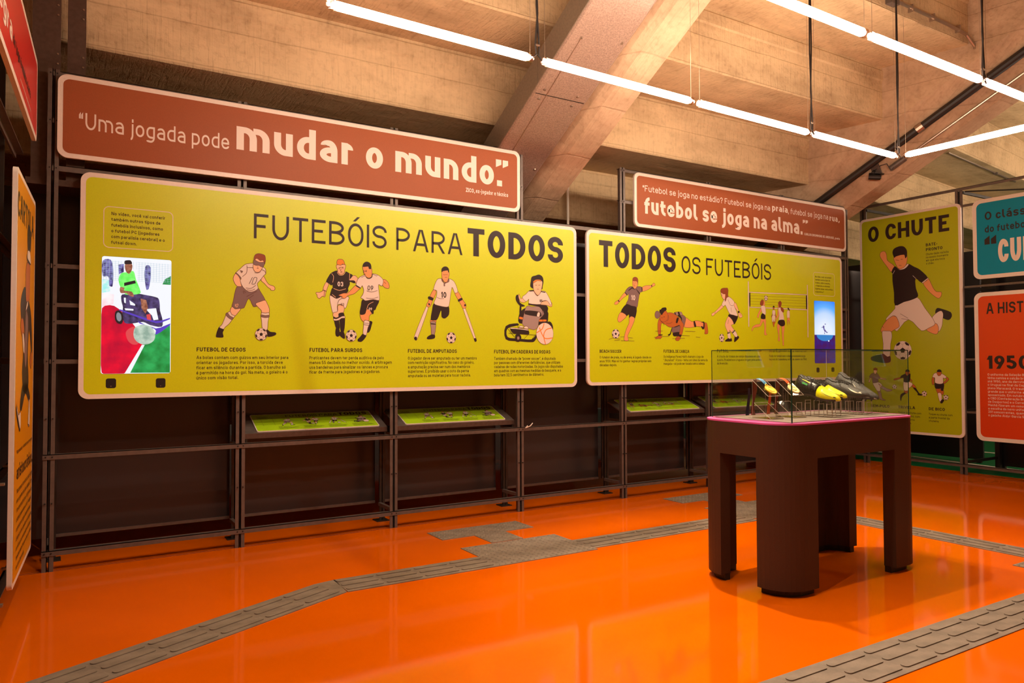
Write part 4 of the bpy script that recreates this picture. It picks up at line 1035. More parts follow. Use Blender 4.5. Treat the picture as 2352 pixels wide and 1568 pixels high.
# right frame (faces -x)
fb=thing('display_rack','dark steel frame carrying the kick poster and the blue and orange signs','rack',(8.38,-1,0))
def addfb(o): o.parent=fb; o.location=(-8.38,1,0)
def pp(x,y,z1):
    n0=set(bpy.data.objects); post_parts(fb,x,y,z1,1)
    for o in set(bpy.data.objects)-n0: o.location=(-8.38,1,0)
for y in (.22,-.905,-2.03,-3.15,-4.3): pp(8.36,y,3.07)
def railb(y0,y1,z,x=8.353,h=.03):
    b=MB(); b.box(x,x+.006,y0,y1,z-h/2,z+h/2,'frame_steel'); b.box(x,x+.045,y0,y1,z+h/2-.004,z+h/2,'frame_steel'); addfb(b.build('rail',fb))
for z in (3.085,.095): railb(-4.3,.62,z)
for z in (2.90,2.02,1.81,1.24,.674): railb(-4.3,.25,z,8.362,.026)
for y in (.22,-.905,-2.03):
    b=MB(); b.box(9.02,9.07,y-.05,y+.0,0,3.05,'blackmetal'); addfb(b.build('rear_post',fb))
    for z in (.12,.67,2.0,3.04): b=MB(); b.box(8.4,9.03,y-.03,y-.01,z,z+.03,'blackmetal'); addfb(b.build('cross_strut',fb))
b=MB(); b.tube([(8.40,-.95,3.06),(9.02,-1.9,3.0)],.008,'blackmetal',6); addfb(b.build('brace',fb))
# partition boards beyond the right frame
for y0,y1,x,l in ((1.3,-.57,9.45,'black partition board behind the kick poster'),(-.88,-2.5,9.12,'black partition board behind the orange sign'),(3.4,1.5,9.9,'black partition board behind the corner gap')):
    t=thing('partition_board',l,'partition',(x,(y0+y1)/2,.0))
    b=MB(); h=abs(y0-y1)/2; b.box(0,.03,-h,h,.04,2.55,'black_panel'); b.build('board',t)
    for s in (-h+.03,h-.08): b=MB(); b.box(.0,.04,s,s+.05,0,.04,'blackmetal'); b.build('foot',t)
# left frame (faces +x)
CUx,CUy=-.0577,-.9983
fl=thing('display_rack','dark steel frame behind the yellow and red signs at far left','rack',(-.145,-.25,0))
def fpt(s,off=0): return (-.145-.25*0+CUx*s-.045-off, -.25+CUy*s)
TF=Matrix.Translation((0,0,0))@Matrix(((CUx,.9983,0,0),(CUy,-.0577,0,0),(0,0,1,0),(0,0,0,1)))   # local x = along frame towards camera, local y = out to the room (+x)
def lbox(name,s0,s1,o0,o1,z0,z1,m='frame_steel'):
    b=MB(); b.box(s0,s1,o0,o1,z0,z1,m,TF); return b.build(name,fl)
for s in (1.02,2.25,3.4):
    lbox('post',s,s+.03,-.06,-.03,0,3.05); lbox('post',s-.045,s-.015,-.06,-.03,0,3.05)
for s in (.12,): lbox('post',s,s+.025,-.12,-.09,0,3.05,'blackmetal')
for z in (.11,.67,1.24,1.81,2.40,2.97): lbox('rail',-.05,3.5,-.065,-.055,z-.016,z+.016); lbox('rail',-.05,3.5,-.066,-.02,z+.012,z+.016)
for s in (.25,.95):
    lbox('bracket',s,s+.03,-.06,.02,.16,.17,'wire'); lbox('bracket',s,s+.03,-.06,.02,.69,.70,'wire')
# ---------------------------------------------------------------- signs
FACE=-.0205
def sign(name,label,w,h,field,loc,rz,key,r=.055,border=.028,cat='sign'):
    t=thing(name,label,cat,loc,rz)
    o=MB().prism(rrect(0,w,0,h,r,7),lambda p,k:(p[0],(-.020,0)[k],p[1]),'white_board').build('board',t)
    o=MB().flat(rrect(border,w-border,border,h-border,max(.02,r-.018),6),lambda p:(p[0],FACE,p[1]),field).build('print_field',t)
    for T in [q for q in TEXTS if q[0]==key]:
        mb=MB()
        if isinstance(T[2],list):
            _,W=line_ribs(T[2][T[10]],T[7],2); sx=(T[4]-T[3])/W
            for i,s in enumerate(T[2]): put_text(mb,s,T[3],0,T[5]-i*T[9],T[6],T[7],T[8],FACE-.0008,2,sx)
        else: put_text(mb,T[2],T[3],T[4],T[5],T[6],T[7],T[8],FACE-.0008,9 if T[6]>.05 else 3)
        mb.build(T[1],t)
    return t
def illus(t,k,name,line=.0032):
    mb=MB(); draw(mb,k,FACE-.0007,line); o=mb.build(name,t); return o
g1=sign('sign_panel','large lime sign headed FUTEBÓIS PARA TODOS with five players and a video screen',3.708,1.374,'lime',(.123,-.0265,1.012),0,'g1')
for k in ('cegos','surdos','amputados','rodas'): illus(g1,k,'player_illustration')
g2=sign('sign_panel','lime sign headed TODOS OS FUTEBÓIS right of the larger lime sign',3.597,1.365,'lime',(3.940,-.0265,1.019),0,'g2')
for k in ('beach','cabeca','futsal','volei'): illus(g2,k,'player_illustration',.0032 if k!='volei' else .0018)
b1=sign('sign_panel','long brown quote sign reading mudar o mundo, above the larger lime sign',3.258,.503,'terracotta',(-.001,-.0265,2.458),0,'b1')
b2=sign('sign_panel','brown quote sign reading futebol se joga na alma, above the smaller lime sign',3.132,.499,'terracotta',(4.492,-.0265,2.460),0,'b2')
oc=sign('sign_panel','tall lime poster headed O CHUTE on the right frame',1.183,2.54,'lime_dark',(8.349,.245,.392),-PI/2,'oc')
for k in ('chute','trio'): illus(oc,k,'player_illustration',.004)
bl=sign('sign_panel','blue sign at the right edge of the view, above the orange sign',2.34,.841,'blue_print',(8.349,-1.058,2.086),-PI/2,'bl',.07,.04)
rd=sign('sign_panel','orange red sign with the year 1950 below the blue sign',2.34,1.558,'red_print',(8.349,-1.058,.384),-PI/2,'rd',.07,.04)
RC=math.atan2(.9983,.0577)
def cloc(s,z): return (-.10+CUx*s-.0195*.9983,-.25+CUy*s+.0195*.0577,z)
ye=sign('sign_panel','narrow yellow poster headed CARTOLA on the left frame',.905,1.925,'yellow_print',cloc(.905,.205),RC,'ye',.03,.024)
for k in ('cartola','cartola2'): illus(ye,k,'figure_illustration',.006)
rl=sign('sign_panel','slanting red sign at the upper left, above the yellow poster',2.4,.46,'crimson',cloc(2.4,2.47),RC,'rl',.05,.03)
def inset(t,q,name,m,r=.012,y=FACE-.0006):
    x0=min(p[0] for p in q);x1=max(p[0] for p in q);z0=min(p[1] for p in q);z1=max(p[1] for p in q)
    return MB().flat(rrect(x0,x1,z0,z1,r,4),lambda p:(p[0],y,p[1]),m).build(name,t),(x0,x1,z0,z1)
def boxline(t,q,name):
    x0=min(p[0] for p in q);x1=max(p[0] for p in q);z0=min(p[1] for p in q);z1=max(p[1] for p in q)
    P=rrect(x0,x1,z0,z1,.03,5); l,r=ribbon(P,.0022,True,False,False); n=len(l)
    MB().poly([(a,FACE-.0006,b) for a,b in l]+[(a,FACE-.0006,b) for a,b in r],[(i,n+i,n+(i+1)%n,(i+1)%n) for i in range(n)],'ink_W').build(name,t)
boxline(g1,SCR['i1'],'info_frame'); boxline(g2,SCR['i2'],'info_frame')
for t,k in ((g1,'h1'),(g1,'h2'),(g2,'h3'),(g2,'h4')):
    o,(x0,x1,z0,z1)=inset(t,SCR[k],'sensor_window','black')
    MB().tube([((x0+x1)/2,FACE-.003,z0+.012),((x0+x1)/2,FACE,z0+.012)],.003,'chrome_pipe',6).build('sensor_lens',o)
# video screens (things of their own, seated in the signs)
def screen(label,t,q,paint):
    x0=min(p[0] for p in q);x1=max(p[0] for p in q);z0=min(p[1] for p in q);z1=max(p[1] for p in q)
    L=t.location; v=thing('video_screen',label,'screen',(L.x+x0,L.y-.0205,L.z+z0))
    w,h=x1-x0,z1-z0
    MB().prism(rrect(0,w,0,h,.014,5),lambda p,k:(p[0],(-.0012,.0)[k],p[1]),'black').build('glass_panel',v)
    mb=MB(); paint(mb,w,h,x0,z0); mb.build('moving_picture',v); return v
def clipart(mb,k,x0,z0,w,h):
    R=rrect(.001,w-.001,.001,h-.001,.013,5)
    d=0
    for t in parse(k):
        P=[(int(c.split(',')[0])/2000-x0,int(c.split(',')[1])/2000-z0) for c in t[2:]]
        P=smooth(P) if len(P)>5 and t[1] not in('vw','vc') else P
        P=clip(P,R)
        if len(P)<3: continue
        d+=1; mb.flat(P,lambda p:(p[0],-.0016-.00006*d,p[1]),'vid_'+t[1])
def clip(P,R):
    """Sutherland-Hodgman against convex ccw R"""
    out=P
    for i in range(len(R)):
        a,b=R[i],R[(i+1)%len(R)]; 
        if math.hypot(b[0]-a[0],b[1]-a[1])<1e-6: continue
        ins=lambda p:(b[0]-a[0])*(p[1]-a[1])-(b[1]-a[1])*(p[0]-a[0])>=-1e-9
        new=[]
        for j in range(len(out)):
            p,q=out[j-1],out[j]
            if ins(q)!=ins(p):
                d1=(b[0]-a[0])*(p[1]-a[1])-(b[1]-a[1])*(p[0]-a[0]); d2=(b[0]-a[0])*(q[1]-a[1])-(b[1]-a[1])*(q[0]-a[0]); s=d1/(d1-d2)
                new.append((p[0]+(q[0]-p[0])*s,p[1]+(q[1]-p[1])*s))
            if ins(q): new.append(q)
        out=new
        if not out: return []
    return out
def paint1(mb,w,h,x0,z0):
    mb.flat(rrect(.0005,w-.0005,.0005,h-.0005,.013,5),lambda p:(p[0],-.0014,p[1]),'vid_vw')
    clipart(mb,'video',x0,z0,w,h)
    # goal net: fine grid of dim lines
    for i in range(24):
        fx=.02+.042*i; x=w*fx; z0_=h*(.90 if .27<fx<.50 else .80)
        if .33<fx<.44: continue
        mb.poly([(x,-.0042,z0_),(x+.0014,-.0042,z0_),(x+.0014,-.0042,h*.965),(x,-.0042,h*.965)],[(0,1,2,3)],'vid_vg2')
    for i in range(11):
        z=h*(.80+.016*i)
        for xa,xb in ((.02,.27),(.50,.98)):
            mb.poly([(w*xa,-.0042,z),(w*xb,-.0042,z-.004),(w*xb,-.0042,z-.0028),(w*xa,-.0042,z+.0012)],[(0,1,2,3)],'vid_vg2')
def paint2(mb,w,h,x0,z0):
    R=rrect(.0005,w-.0005,.0005,h-.0005,.013,5)
    n=14
    cols=[('sn',0,.40),('vn',.40,.42)]
    def band(z0_,z1_,m,y): 
        P=clip([(0,z0_*h),(w,z0_*h),(w,z1_*h),(0,z1_*h)],R)
        if len(P)>2: mb.flat(P,lambda p:(p[0],y,p[1]),'vid_'+m)
    band(.455,1,'sky',-.0014); band(0,.455,'sn',-.0014)
    def ell(cx,cz,rx,rz,m,y,a0=0,a1=2*PI,n=26):
        P=clip([(cx*w+rx*w*math.cos(a0+(a1-a0)*i/n),cz*h+rz*h*math.sin(a0+(a1-a0)*i/n)) for i in range(n+(a1-a0<6))],R)
        if len(P)>2: mb.flat(P,lambda p:(p[0],y,p[1]),'vid_'+m)
    ell(.5,.456,.40,.10,'st',-.0016,PI,2*PI); ell(.68,.36,.035,.012,'vw',-.0018)
    ell(.52,.63,.03,.009,'vn',-.0018)
    for L in ([(.40,.60),(.46,.61),(.49,.55),(.60,.50),(.66,.51),(.60,.485),(.47,.515),(.42,.55)],[(.30,.57),(.42,.59),(.52,.60),(.42,.575)],[(.47,.52),(.5,.47),(.46,.47)]):
        mb.flat([(a*w,c*h) for a,c in L],lambda p:(p[0],-.0019,p[1]),'vid_vn')
screen('bright video screen of a wheelchair footballer at the left end of the larger lime sign',g1,SCR['s1'],paint1)
screen('blue video screen with a leaping silhouette at the right end of the smaller lime sign',g2,SCR['s2'],paint2)
# ---------------------------------------------------------------- reading boards on shelves
def shelf(x0,x1,label,z):
    t=thing('reading_shelf',label,'shelf',((x0+x1)/2,.03,z-.0435)); hw=(x1-x0)/2; s,c=math.sin(.385),math.cos(.385)
    tf=Matrix.Translation((0,0,.028))@Matrix.Rotation(.385,4,'X')
    b=MB(); b.box(-hw,hw,0,.285,0,.012,'frame_steel',tf); b.build('top_plate',t)
    b=MB(); b.box(-hw,hw,-.004,.004,.004,.036,'column_steel'); b.build('front_lip',t)
    for sx in (-hw+.01,hw-.02): b=MB(); b.box(sx,sx+.01,.0,.22,-.02,.03,'blackmetal'); b.build('end_bracket',t)
    return t
def mini(src,keys,x,z,label):
    t=thing('reading_board',label,'sign',(x,.036,z),rot=(.385-PI/2,0,0))
    w=.885; h=.262
    for c in kids(src):
        n=c.name.split('.')[0]
        if n in ('heading','paragraph','title','player_illustration','info_paragraph','info_frame'):
            d=c.copy(); COL.objects.link(d); d.parent=t
            sw=3.7; d.scale=(w/sw,1,h/1.37); d.location=(0,.0135,0)
    MB().prism(rrect(0,w,0,h,.014,5),lambda p,k:(p[0],(-.006,0)[k],p[1]),'white_board').build('board',t)
    MB().flat(rrect(.006,w-.006,.006,h-.006,.011,5),lambda p:(p[0],-.0062,p[1]),'lime_fresh').build('print_field',t)
    b=MB()
    for x_ in (.06,.14,.22): b.poly([(x_,-.0066,.08),(x_+.0012,-.0066,.08),(x_+.0012,-.0066,.2),(x_,-.0066,.2)],[(0,1,2,3)],'ink_L')
    b.build('tactile_lines',t)
    return t
for i,(bay,src,z,d) in enumerate(((1,g1,.752,'leftmost of the four small boards'),(2,g1,.752,'second small board from the left'),(4,g2,.764,'third small board from the left'),(5,g2,.764,'seen through the glass case'))):
    x=PX[bay]
    shelf(x+.035,PX[bay+1]-.035,['dark sloping shelf under the leftmost small lime board','dark sloping shelf under the second small lime board','dark sloping shelf under the third small lime board','dark sloping shelf behind the glass case'][i],z)
    mini(src,None,x+.12,z,'small sloping lime reading board, '+d)
# ---------------------------------------------------------------- tactile paving
def tile_mesh(kind,seed):
    """25 cm rubber tile; bars = direction tile, dots = warning tile"""
    b=MB(); h=.004; b.box(0,.2494,0,.2494,0,h,'tile')
    if kind=='bars':
        for i,y in enumerate((.045,.125,.205)):
            P=rrect(-.0,.236,y-.017,y+.017,.0165,4); off=(.012,.004,-.0)[i]
            b.prism([(p[0]*.97+.006,p[1]) for p in P],lambda p,k:(p[0],p[1],h if k==0 else h+.0045),'tile')
    elif kind=='dots':
        for i in range(6):
            for j in range(6):
                x,y=.0208+i*.0416,.0208+j*.0416
                R=[.011,.007]; Q=[(x+.011*math.cos(a*PI/3),y+.011*math.sin(a*PI/3),h) for a in range(6)]+[(x+.007*math.cos(a*PI/3),y+.007*math.sin(a*PI/3),h+.0045) for a in range(6)]
                b.poly(Q,[(a,(a+1)%6,6+(a+1)%6,6+a) for a in range(6)]+[tuple(range(6,12))],'tile')
    return b
_tm={}
def tile(t,kind,x,y,rot=0):
    if kind not in _tm:
        o=tile_mesh(kind,0).build('tile',t); _tm[kind]=o
    else:
        o=_tm[kind].copy(); COL.objects.link(o); o.parent=t
    o.rotation_euler=(0,0,rot); o.location=(x-t.location.x,y-t.location.y,0); return o
def paving(label,loc): return thing('tactile_paving',label,'tactile paving',(*loc,0),group='grey tactile paving on the orange floor')
t=paving('grey bar paving strip curving in from the lower left',(.6,-1.5))
a=math.atan2(.69,1.38); ux,uy=math.cos(a),math.sin(a)
x,y=1.345,-1.325
for k in range(1,9): tile(t,'bars',x-ux*.25*k,y-uy*.25*k,a)
b=MB(); P=[(1.345,-1.325),(1.345+.0,-1.325),(1.36,-1.075),(1.345-uy*.25,-1.325+ux*.25)]
b.prism([P[0],P[2],P[3]],lambda p,k:(p[0]-.6,p[1]+1.5,(0,.004)[k]),'tile'); b.build('corner_piece',t)
for k in range(4): tile(t,'bars',1.352+.235*k,-1.325,0).scale=(.94,1,1)
t=paving('grey stepped patch of studded warning paving before the long frame',(2.67,-.8))
for i in range(3):
    tile(t,'dots',2.292+.25*i,-.558); tile(t,'dots',2.292+.25*i,-1.075); tile(t,'dots',2.292+.25*i,-1.325)
tile(t,'dots',2.542,-.808,0).name='tile'
t=paving('grey bar paving strip between the two studded patches',(3.8,-1.17))
for k in range(6): tile(t,'bars',3.043+.2661*k,-1.29).scale=(1.064,1,1)
t=paving('grey studded warning paving patch behind the glass case table',(5.0,-.8))
for i in range(3):
    tile(t,'dots',4.64+.25*i,-.475)
    for j in range(2): tile(t,'dots',4.64+.25*i,-.975-.25*j)
tile(t,'dots',4.89,-.725)
t=paving('grey bar paving strip running from the rear patch towards the right',(5.28,-2.2))
for k in range(7): tile(t,'bars',5.41,-1.226-.2462*(k+1),PI/2).scale=(.985,1,1)
t=paving('grey studded warning paving patch at the right edge of the view',(5.3,-3.2))
for i in range(3):
    for j in range(3): tile(t,'dots',4.905+.25*i,-3.2-.25*j)
t=paving('grey bar paving strip across the lower right corner',(3.6,-3.37))
for k in range(-5,12): tile(t,'bars',1.905+.25*k,-3.50)
# ---------------------------------------------------------------- display table
X0,X1,Y0,Y1,TR=3.185,4.43,-2.69,-2.06,.17
tb=thing('display_table','dark brown display table with rounded corners and a pink rimmed top','table',((X0+X1)/2,(Y0+Y1)/2,0))
def L(o,t=None): t=t or tb; o.parent=t; o.location=(-t.location.x,-t.location.y,-t.location.z); return o
def arc(cx,cy,r,a0,a1,n=10): return [(cx+r*math.cos(a0+(a1-a0)*i/n),cy+r*math.sin(a0+(a1-a0)*i/n)) for i in range(n+1)]
def ring(x0,x1,y0,y1,r,n=10): return arc(x1-r,y0+r,r,-PI/2,0,n)+arc(x1-r,y1-r,r,0,PI/2,n)+arc(x0+r,y1-r,r,PI/2,PI,n)+arc(x0+r,y0+r,r,PI,1.5*PI,n)
def shell(b,outer,inner,z0,z1,m,closed=True):
    n=len(outer); P=[(x,y,z0) for x,y in outer]+[(x,y,z1) for x,y in outer]+[(x,y,z0) for x,y in inner]+[(x,y,z1) for x,y in inner]; F=[]
    for i in range(n if closed else n-1):
        j=(i+1)%n; F+=[(i,j,n+j,n+i),(2*n+j,2*n+i,3*n+i,3*n+j),(n+i,n+j,3*n+j,3*n+i),(j,i,2*n+i,2*n+j)]
    if not closed: F+=[(0,n,3*n,2*n),(n-1,3*n-1,4*n-1,2*n-1)]
    b.poly(P,F,m); return b
TH=.075
b=MB(); shell(b,ring(X0,X1,Y0,Y1,TR),ring(X0+.03,X1-.03,Y0+.03,Y1-.03,TR-.03),.715,.893,'table'); L(b.build('apron',smooth=False))
b=MB(); b.prism(ring(X0+.01,X1-.01,Y0+.01,Y1-.01,TR-.01),lambda p,k:(p[0],p[1],(.84,.893)[k]),'table_in'); L(b.build('underside'))
b=MB(); b.prism(ring(X0-.001,X1+.001,Y0-.001,Y1+.001,TR),lambda p,k:(p[0],p[1],(.893,.902)[k]),'pink'); L(b.build('pink_top'))
GX0,GX1,GY0,GY1=3.292,4.362,-2.648,-2.095
b=MB(); b.box(GX0+.012,GX1-.012,GY0+.012,GY1-.012,.9015,.905,'felt'); L(b.build('top_inlay'))
def legpath(r_in,cx,cy,r,sx,sy,ex,ey,a):
    pass
def leg(cx,cy,sx,sy,ex,ey):
    """corner (sx,sy signs) ; extent ex along x, ey along y"""
    def path(o):
        r=TR-o; xo=cx-sx*0; 
        ox,oy=cx+sx*(-TR),cy+sy*(-TR)      # arc centre
        pts=[(cx-sx*ex,cy-sy*o)]
        for i in range(11):
            t=i/10*PI/2; pts.append((ox+sx*r*math.sin(t),oy+sy*r*math.cos(t)))
        pts.append((cx-sx*o,cy-sy*ey)); return pts
    b=MB(); shell(b,path(0),path(TH),.035,.715,'table',False); o=L(b.build('leg'))
    b=MB(); shell(b,path(.032),path(TH-.004),0,.037,'black',False); f=b.build('foot',o)
leg(X0,Y0,-1,-1,.255,.19); leg(X1,Y0,1,-1,.29,.19); leg(X0,Y1,-1,1,.255,.19); leg(X1,Y1,1,1,.29,.19)
# ---------------------------------------------------------------- glass cover
gc=thing('glass_cover','clear glass display cover standing on the pink rimmed table','display case',((GX0+GX1)/2,(GY0+GY1)/2,.902))
GZ=1.292; T=.006
def pane(name,x0,x1,y0,y1,z0,z1):
    b=MB(); b.box(x0,x1,y0,y1,z0,z1,'glass'); return L(b.build(name),gc)
pane('front_pane',GX0,GX1,GY0,GY0+T,.9025,GZ-T); pane('rear_pane',GX0,GX1,GY1-T,GY1,.9025,GZ-T)
pane('left_pane',GX0,GX0+T,GY0+T,GY1-T,.9025,GZ-T); pane('right_pane',GX1-T,GX1,GY0+T,GY1-T,.9025,GZ-T)
pane('top_pane',GX0,GX1,GY0,GY1,GZ-T,GZ)
b=MB(); e=.0026
for x,y,q in ((GX0,GY0,1),(GX1,GY0,.7),(GX0,GY1,.6),(GX1,GY1,.35)): b.box(x-e*q,x+e*q,y-e*q,y+e*q,.9025,GZ,'glass_edge' if q>.5 else 'acrylic_edge')
for y,q in ((GY0,1),(GY1,.4)): b.box(GX0,GX1,y-e*q,y+e*q,GZ-.004*q,GZ+.0008,'glass_edge')
for x in (GX0,GX1): b.box(x-e,x+e,GY0,GY1,GZ-.004,GZ+.0008,'glass_edge')
L(b.build('glass_edges'),gc)
# ---------------------------------------------------------------- medals and stands
def sheet(b,P,m='acrylic'):
    """thin clear sheet from a 4 point quad"""
    n=(Vector(P[1])-Vector(P[0])).cross(Vector(P[3])-Vector(P[0])).normalized()*.003
    Q=[Vector(p) for p in P]; Q+= [p+n for p in Q]
    b.poly(Q,[(0,1,2,3),(7,6,5,4),(0,4,5,1),(1,5,6,2),(2,6,7,3),(3,7,4,0)],m)
def edges(b,P,r=.0009,m='acrylic_edge'):
    for i in range(4): b.tube([P[i],P[(i+1)%4]],r,m,4)
ZT=.905
def stand(x,label):
    t=thing('medal_stand',label,'display stand',(x,-2.32,ZT)); w=.11
    yb,yf,zt,zf=0,-.108,.217,.128
    b=MB(); Q=[(0,yb,0),(w,yb,0),(w,yb,zt),(0,yb,zt)]; sheet(b,Q); b.build('rear_sheet',t)
    e=MB(); edges(e,Q); 
    b=MB(); Q=[(0,yf,zf),(w,yf,zf),(w,yb,zt),(0,yb,zt)]; sheet(b,Q); b.build('sloping_plate',t); edges(e,Q,.0013)
    b=MB(); Q=[(0,-.125,.003),(w,-.125,.003),(w,-.012,.088),(0,-.012,.088)]; sheet(b,Q); b.build('lower_plate',t); edges(e,Q,.0013)
    b=MB(); Q=[(0,-.125,.001),(w,-.125,.001),(w,0,.001),(0,0,.001)]; sheet(b,Q); b.build('base_sheet',t); edges(e,Q,.0008)
    b=MB(); b.box(.02,.07,-.06,-.012,.001,.003,'acrylic_edge'); b.build('clip',t)
    e.build('polished_edges',t); return t
s1=stand(3.375,'clear acrylic medal stand nearer the left edge of the glass case')
s2=stand(3.572,'clear acrylic medal stand in the middle of the glass case, right of the first')
def medal(x,label,disc,rib,ring_):
    t=thing('medal',label,'medal',(x,-2.32,ZT))
    s=(.217-.128)/.108; th=math.atan(s)
    def on(u,v,h=0): # u across, v down the slope from the top, h above the plate
        return Vector((u,-v*math.cos(th)-h*math.sin(th)*1.0,.217-v*math.sin(th)+h*math.cos(th)+.003))
    cx,cv,r=.066,.094,.037
    b=MB(); n=28
    def circ(rr,h): return [on(cx+rr*math.cos(2*PI*i/n),cv+rr*math.sin(2*PI*i/n),h) for i in range(n)]
    rings=[circ(r,.0),circ(r,.005),circ(r-.003,.0065),circ(r-.008,.005)]
    P=sum(rings,[])+[on(cx,cv,.0055)]
    F=[(k*n+i,k*n+(i+1)%n,(k+1)*n+(i+1)%n,(k+1)*n+i) for k in range(3) for i in range(n)]+[(3*n+i,3*n+(i+1)%n,4*n) for i in range(n)]+[tuple(range(n))[::-1]]
    b.poly(P,F,disc); b.build('disc',t)
    b=MB(); rr=[circ(ring_,.0058),circ(ring_-.003,.0072),circ(ring_-.006,.0058)]
    b.poly(sum(rr,[]),[(k*n+i,k*n+(i+1)%n,(k+1)*n+(i+1)%n,(k+1)*n+i) for k in range(2) for i in range(n)],'gold'); b.build('raised_emblem',t)
    b=MB(); b.tube([on(cx-.012,cv-r-.001,.004),on(cx,cv-r-.010,.006),on(cx+.012,cv-r-.001,.004)],.0025,disc,6); b.build('loop',t)
    # ribbon: over the top edge, down to the loop, and hanging behind
    P=[];m=9
    for i in range(m+1):
        f=i/m; v=-.002+f*(cv-r-.006); wd=.016-.003*f; c=.046+(cx-.046)*f
        hh=.004+.006*math.sin(f*PI); P+=[on(c-wd,v,hh),on(c+wd,v,hh+.001)]
    b=MB(); b.poly(P,[(2*i,2*i+1,2*i+3,2*i+2) for i in range(m)],rib[0]); b.build('ribbon',t)
    b=MB(); P=[];m=10
    for i in range(m+1):
        f=i/m; z=.221-f*.205; y=.006+.012*math.sin(f*3)+.004; c=.035+.012*math.sin(f*5); wd=.017+.004*math.sin(f*7)
        P+=[(c-wd,y,z),(c+wd,y+.004,z)]
    b.poly(P,[(2*i,2*i+1,2*i+3,2*i+2) for i in range(m)],rib[1]); b.build('ribbon_tail',t)
    b=MB(); P=[]
    for i in range(m+1):
        f=i/m; z=.17-f*.155; y=.02+.014*math.sin(f*2.6); c=rib[3]+.012*math.sin(f*4); wd=.013+.005*f
        P+=[(c-wd,y,z),(c+wd,y+.006,z)]
    b.poly(P,[(2*i,2*i+1,2*i+3,2*i+2) for i in range(m)],rib[2]); b.build('ribbon_tail',t)
    return t
medal(3.375,'gold medal on a pale blue patterned ribbon, left stand','gold',('ribbon_blue','ribbon_red','ribbon_navy',.0),.022)
medal(3.572,'pale gold medal on a bright orange ribbon, right stand','gold_pale',('ribbon_orange','ribbon_red','ribbon_orange',-.018),.018)
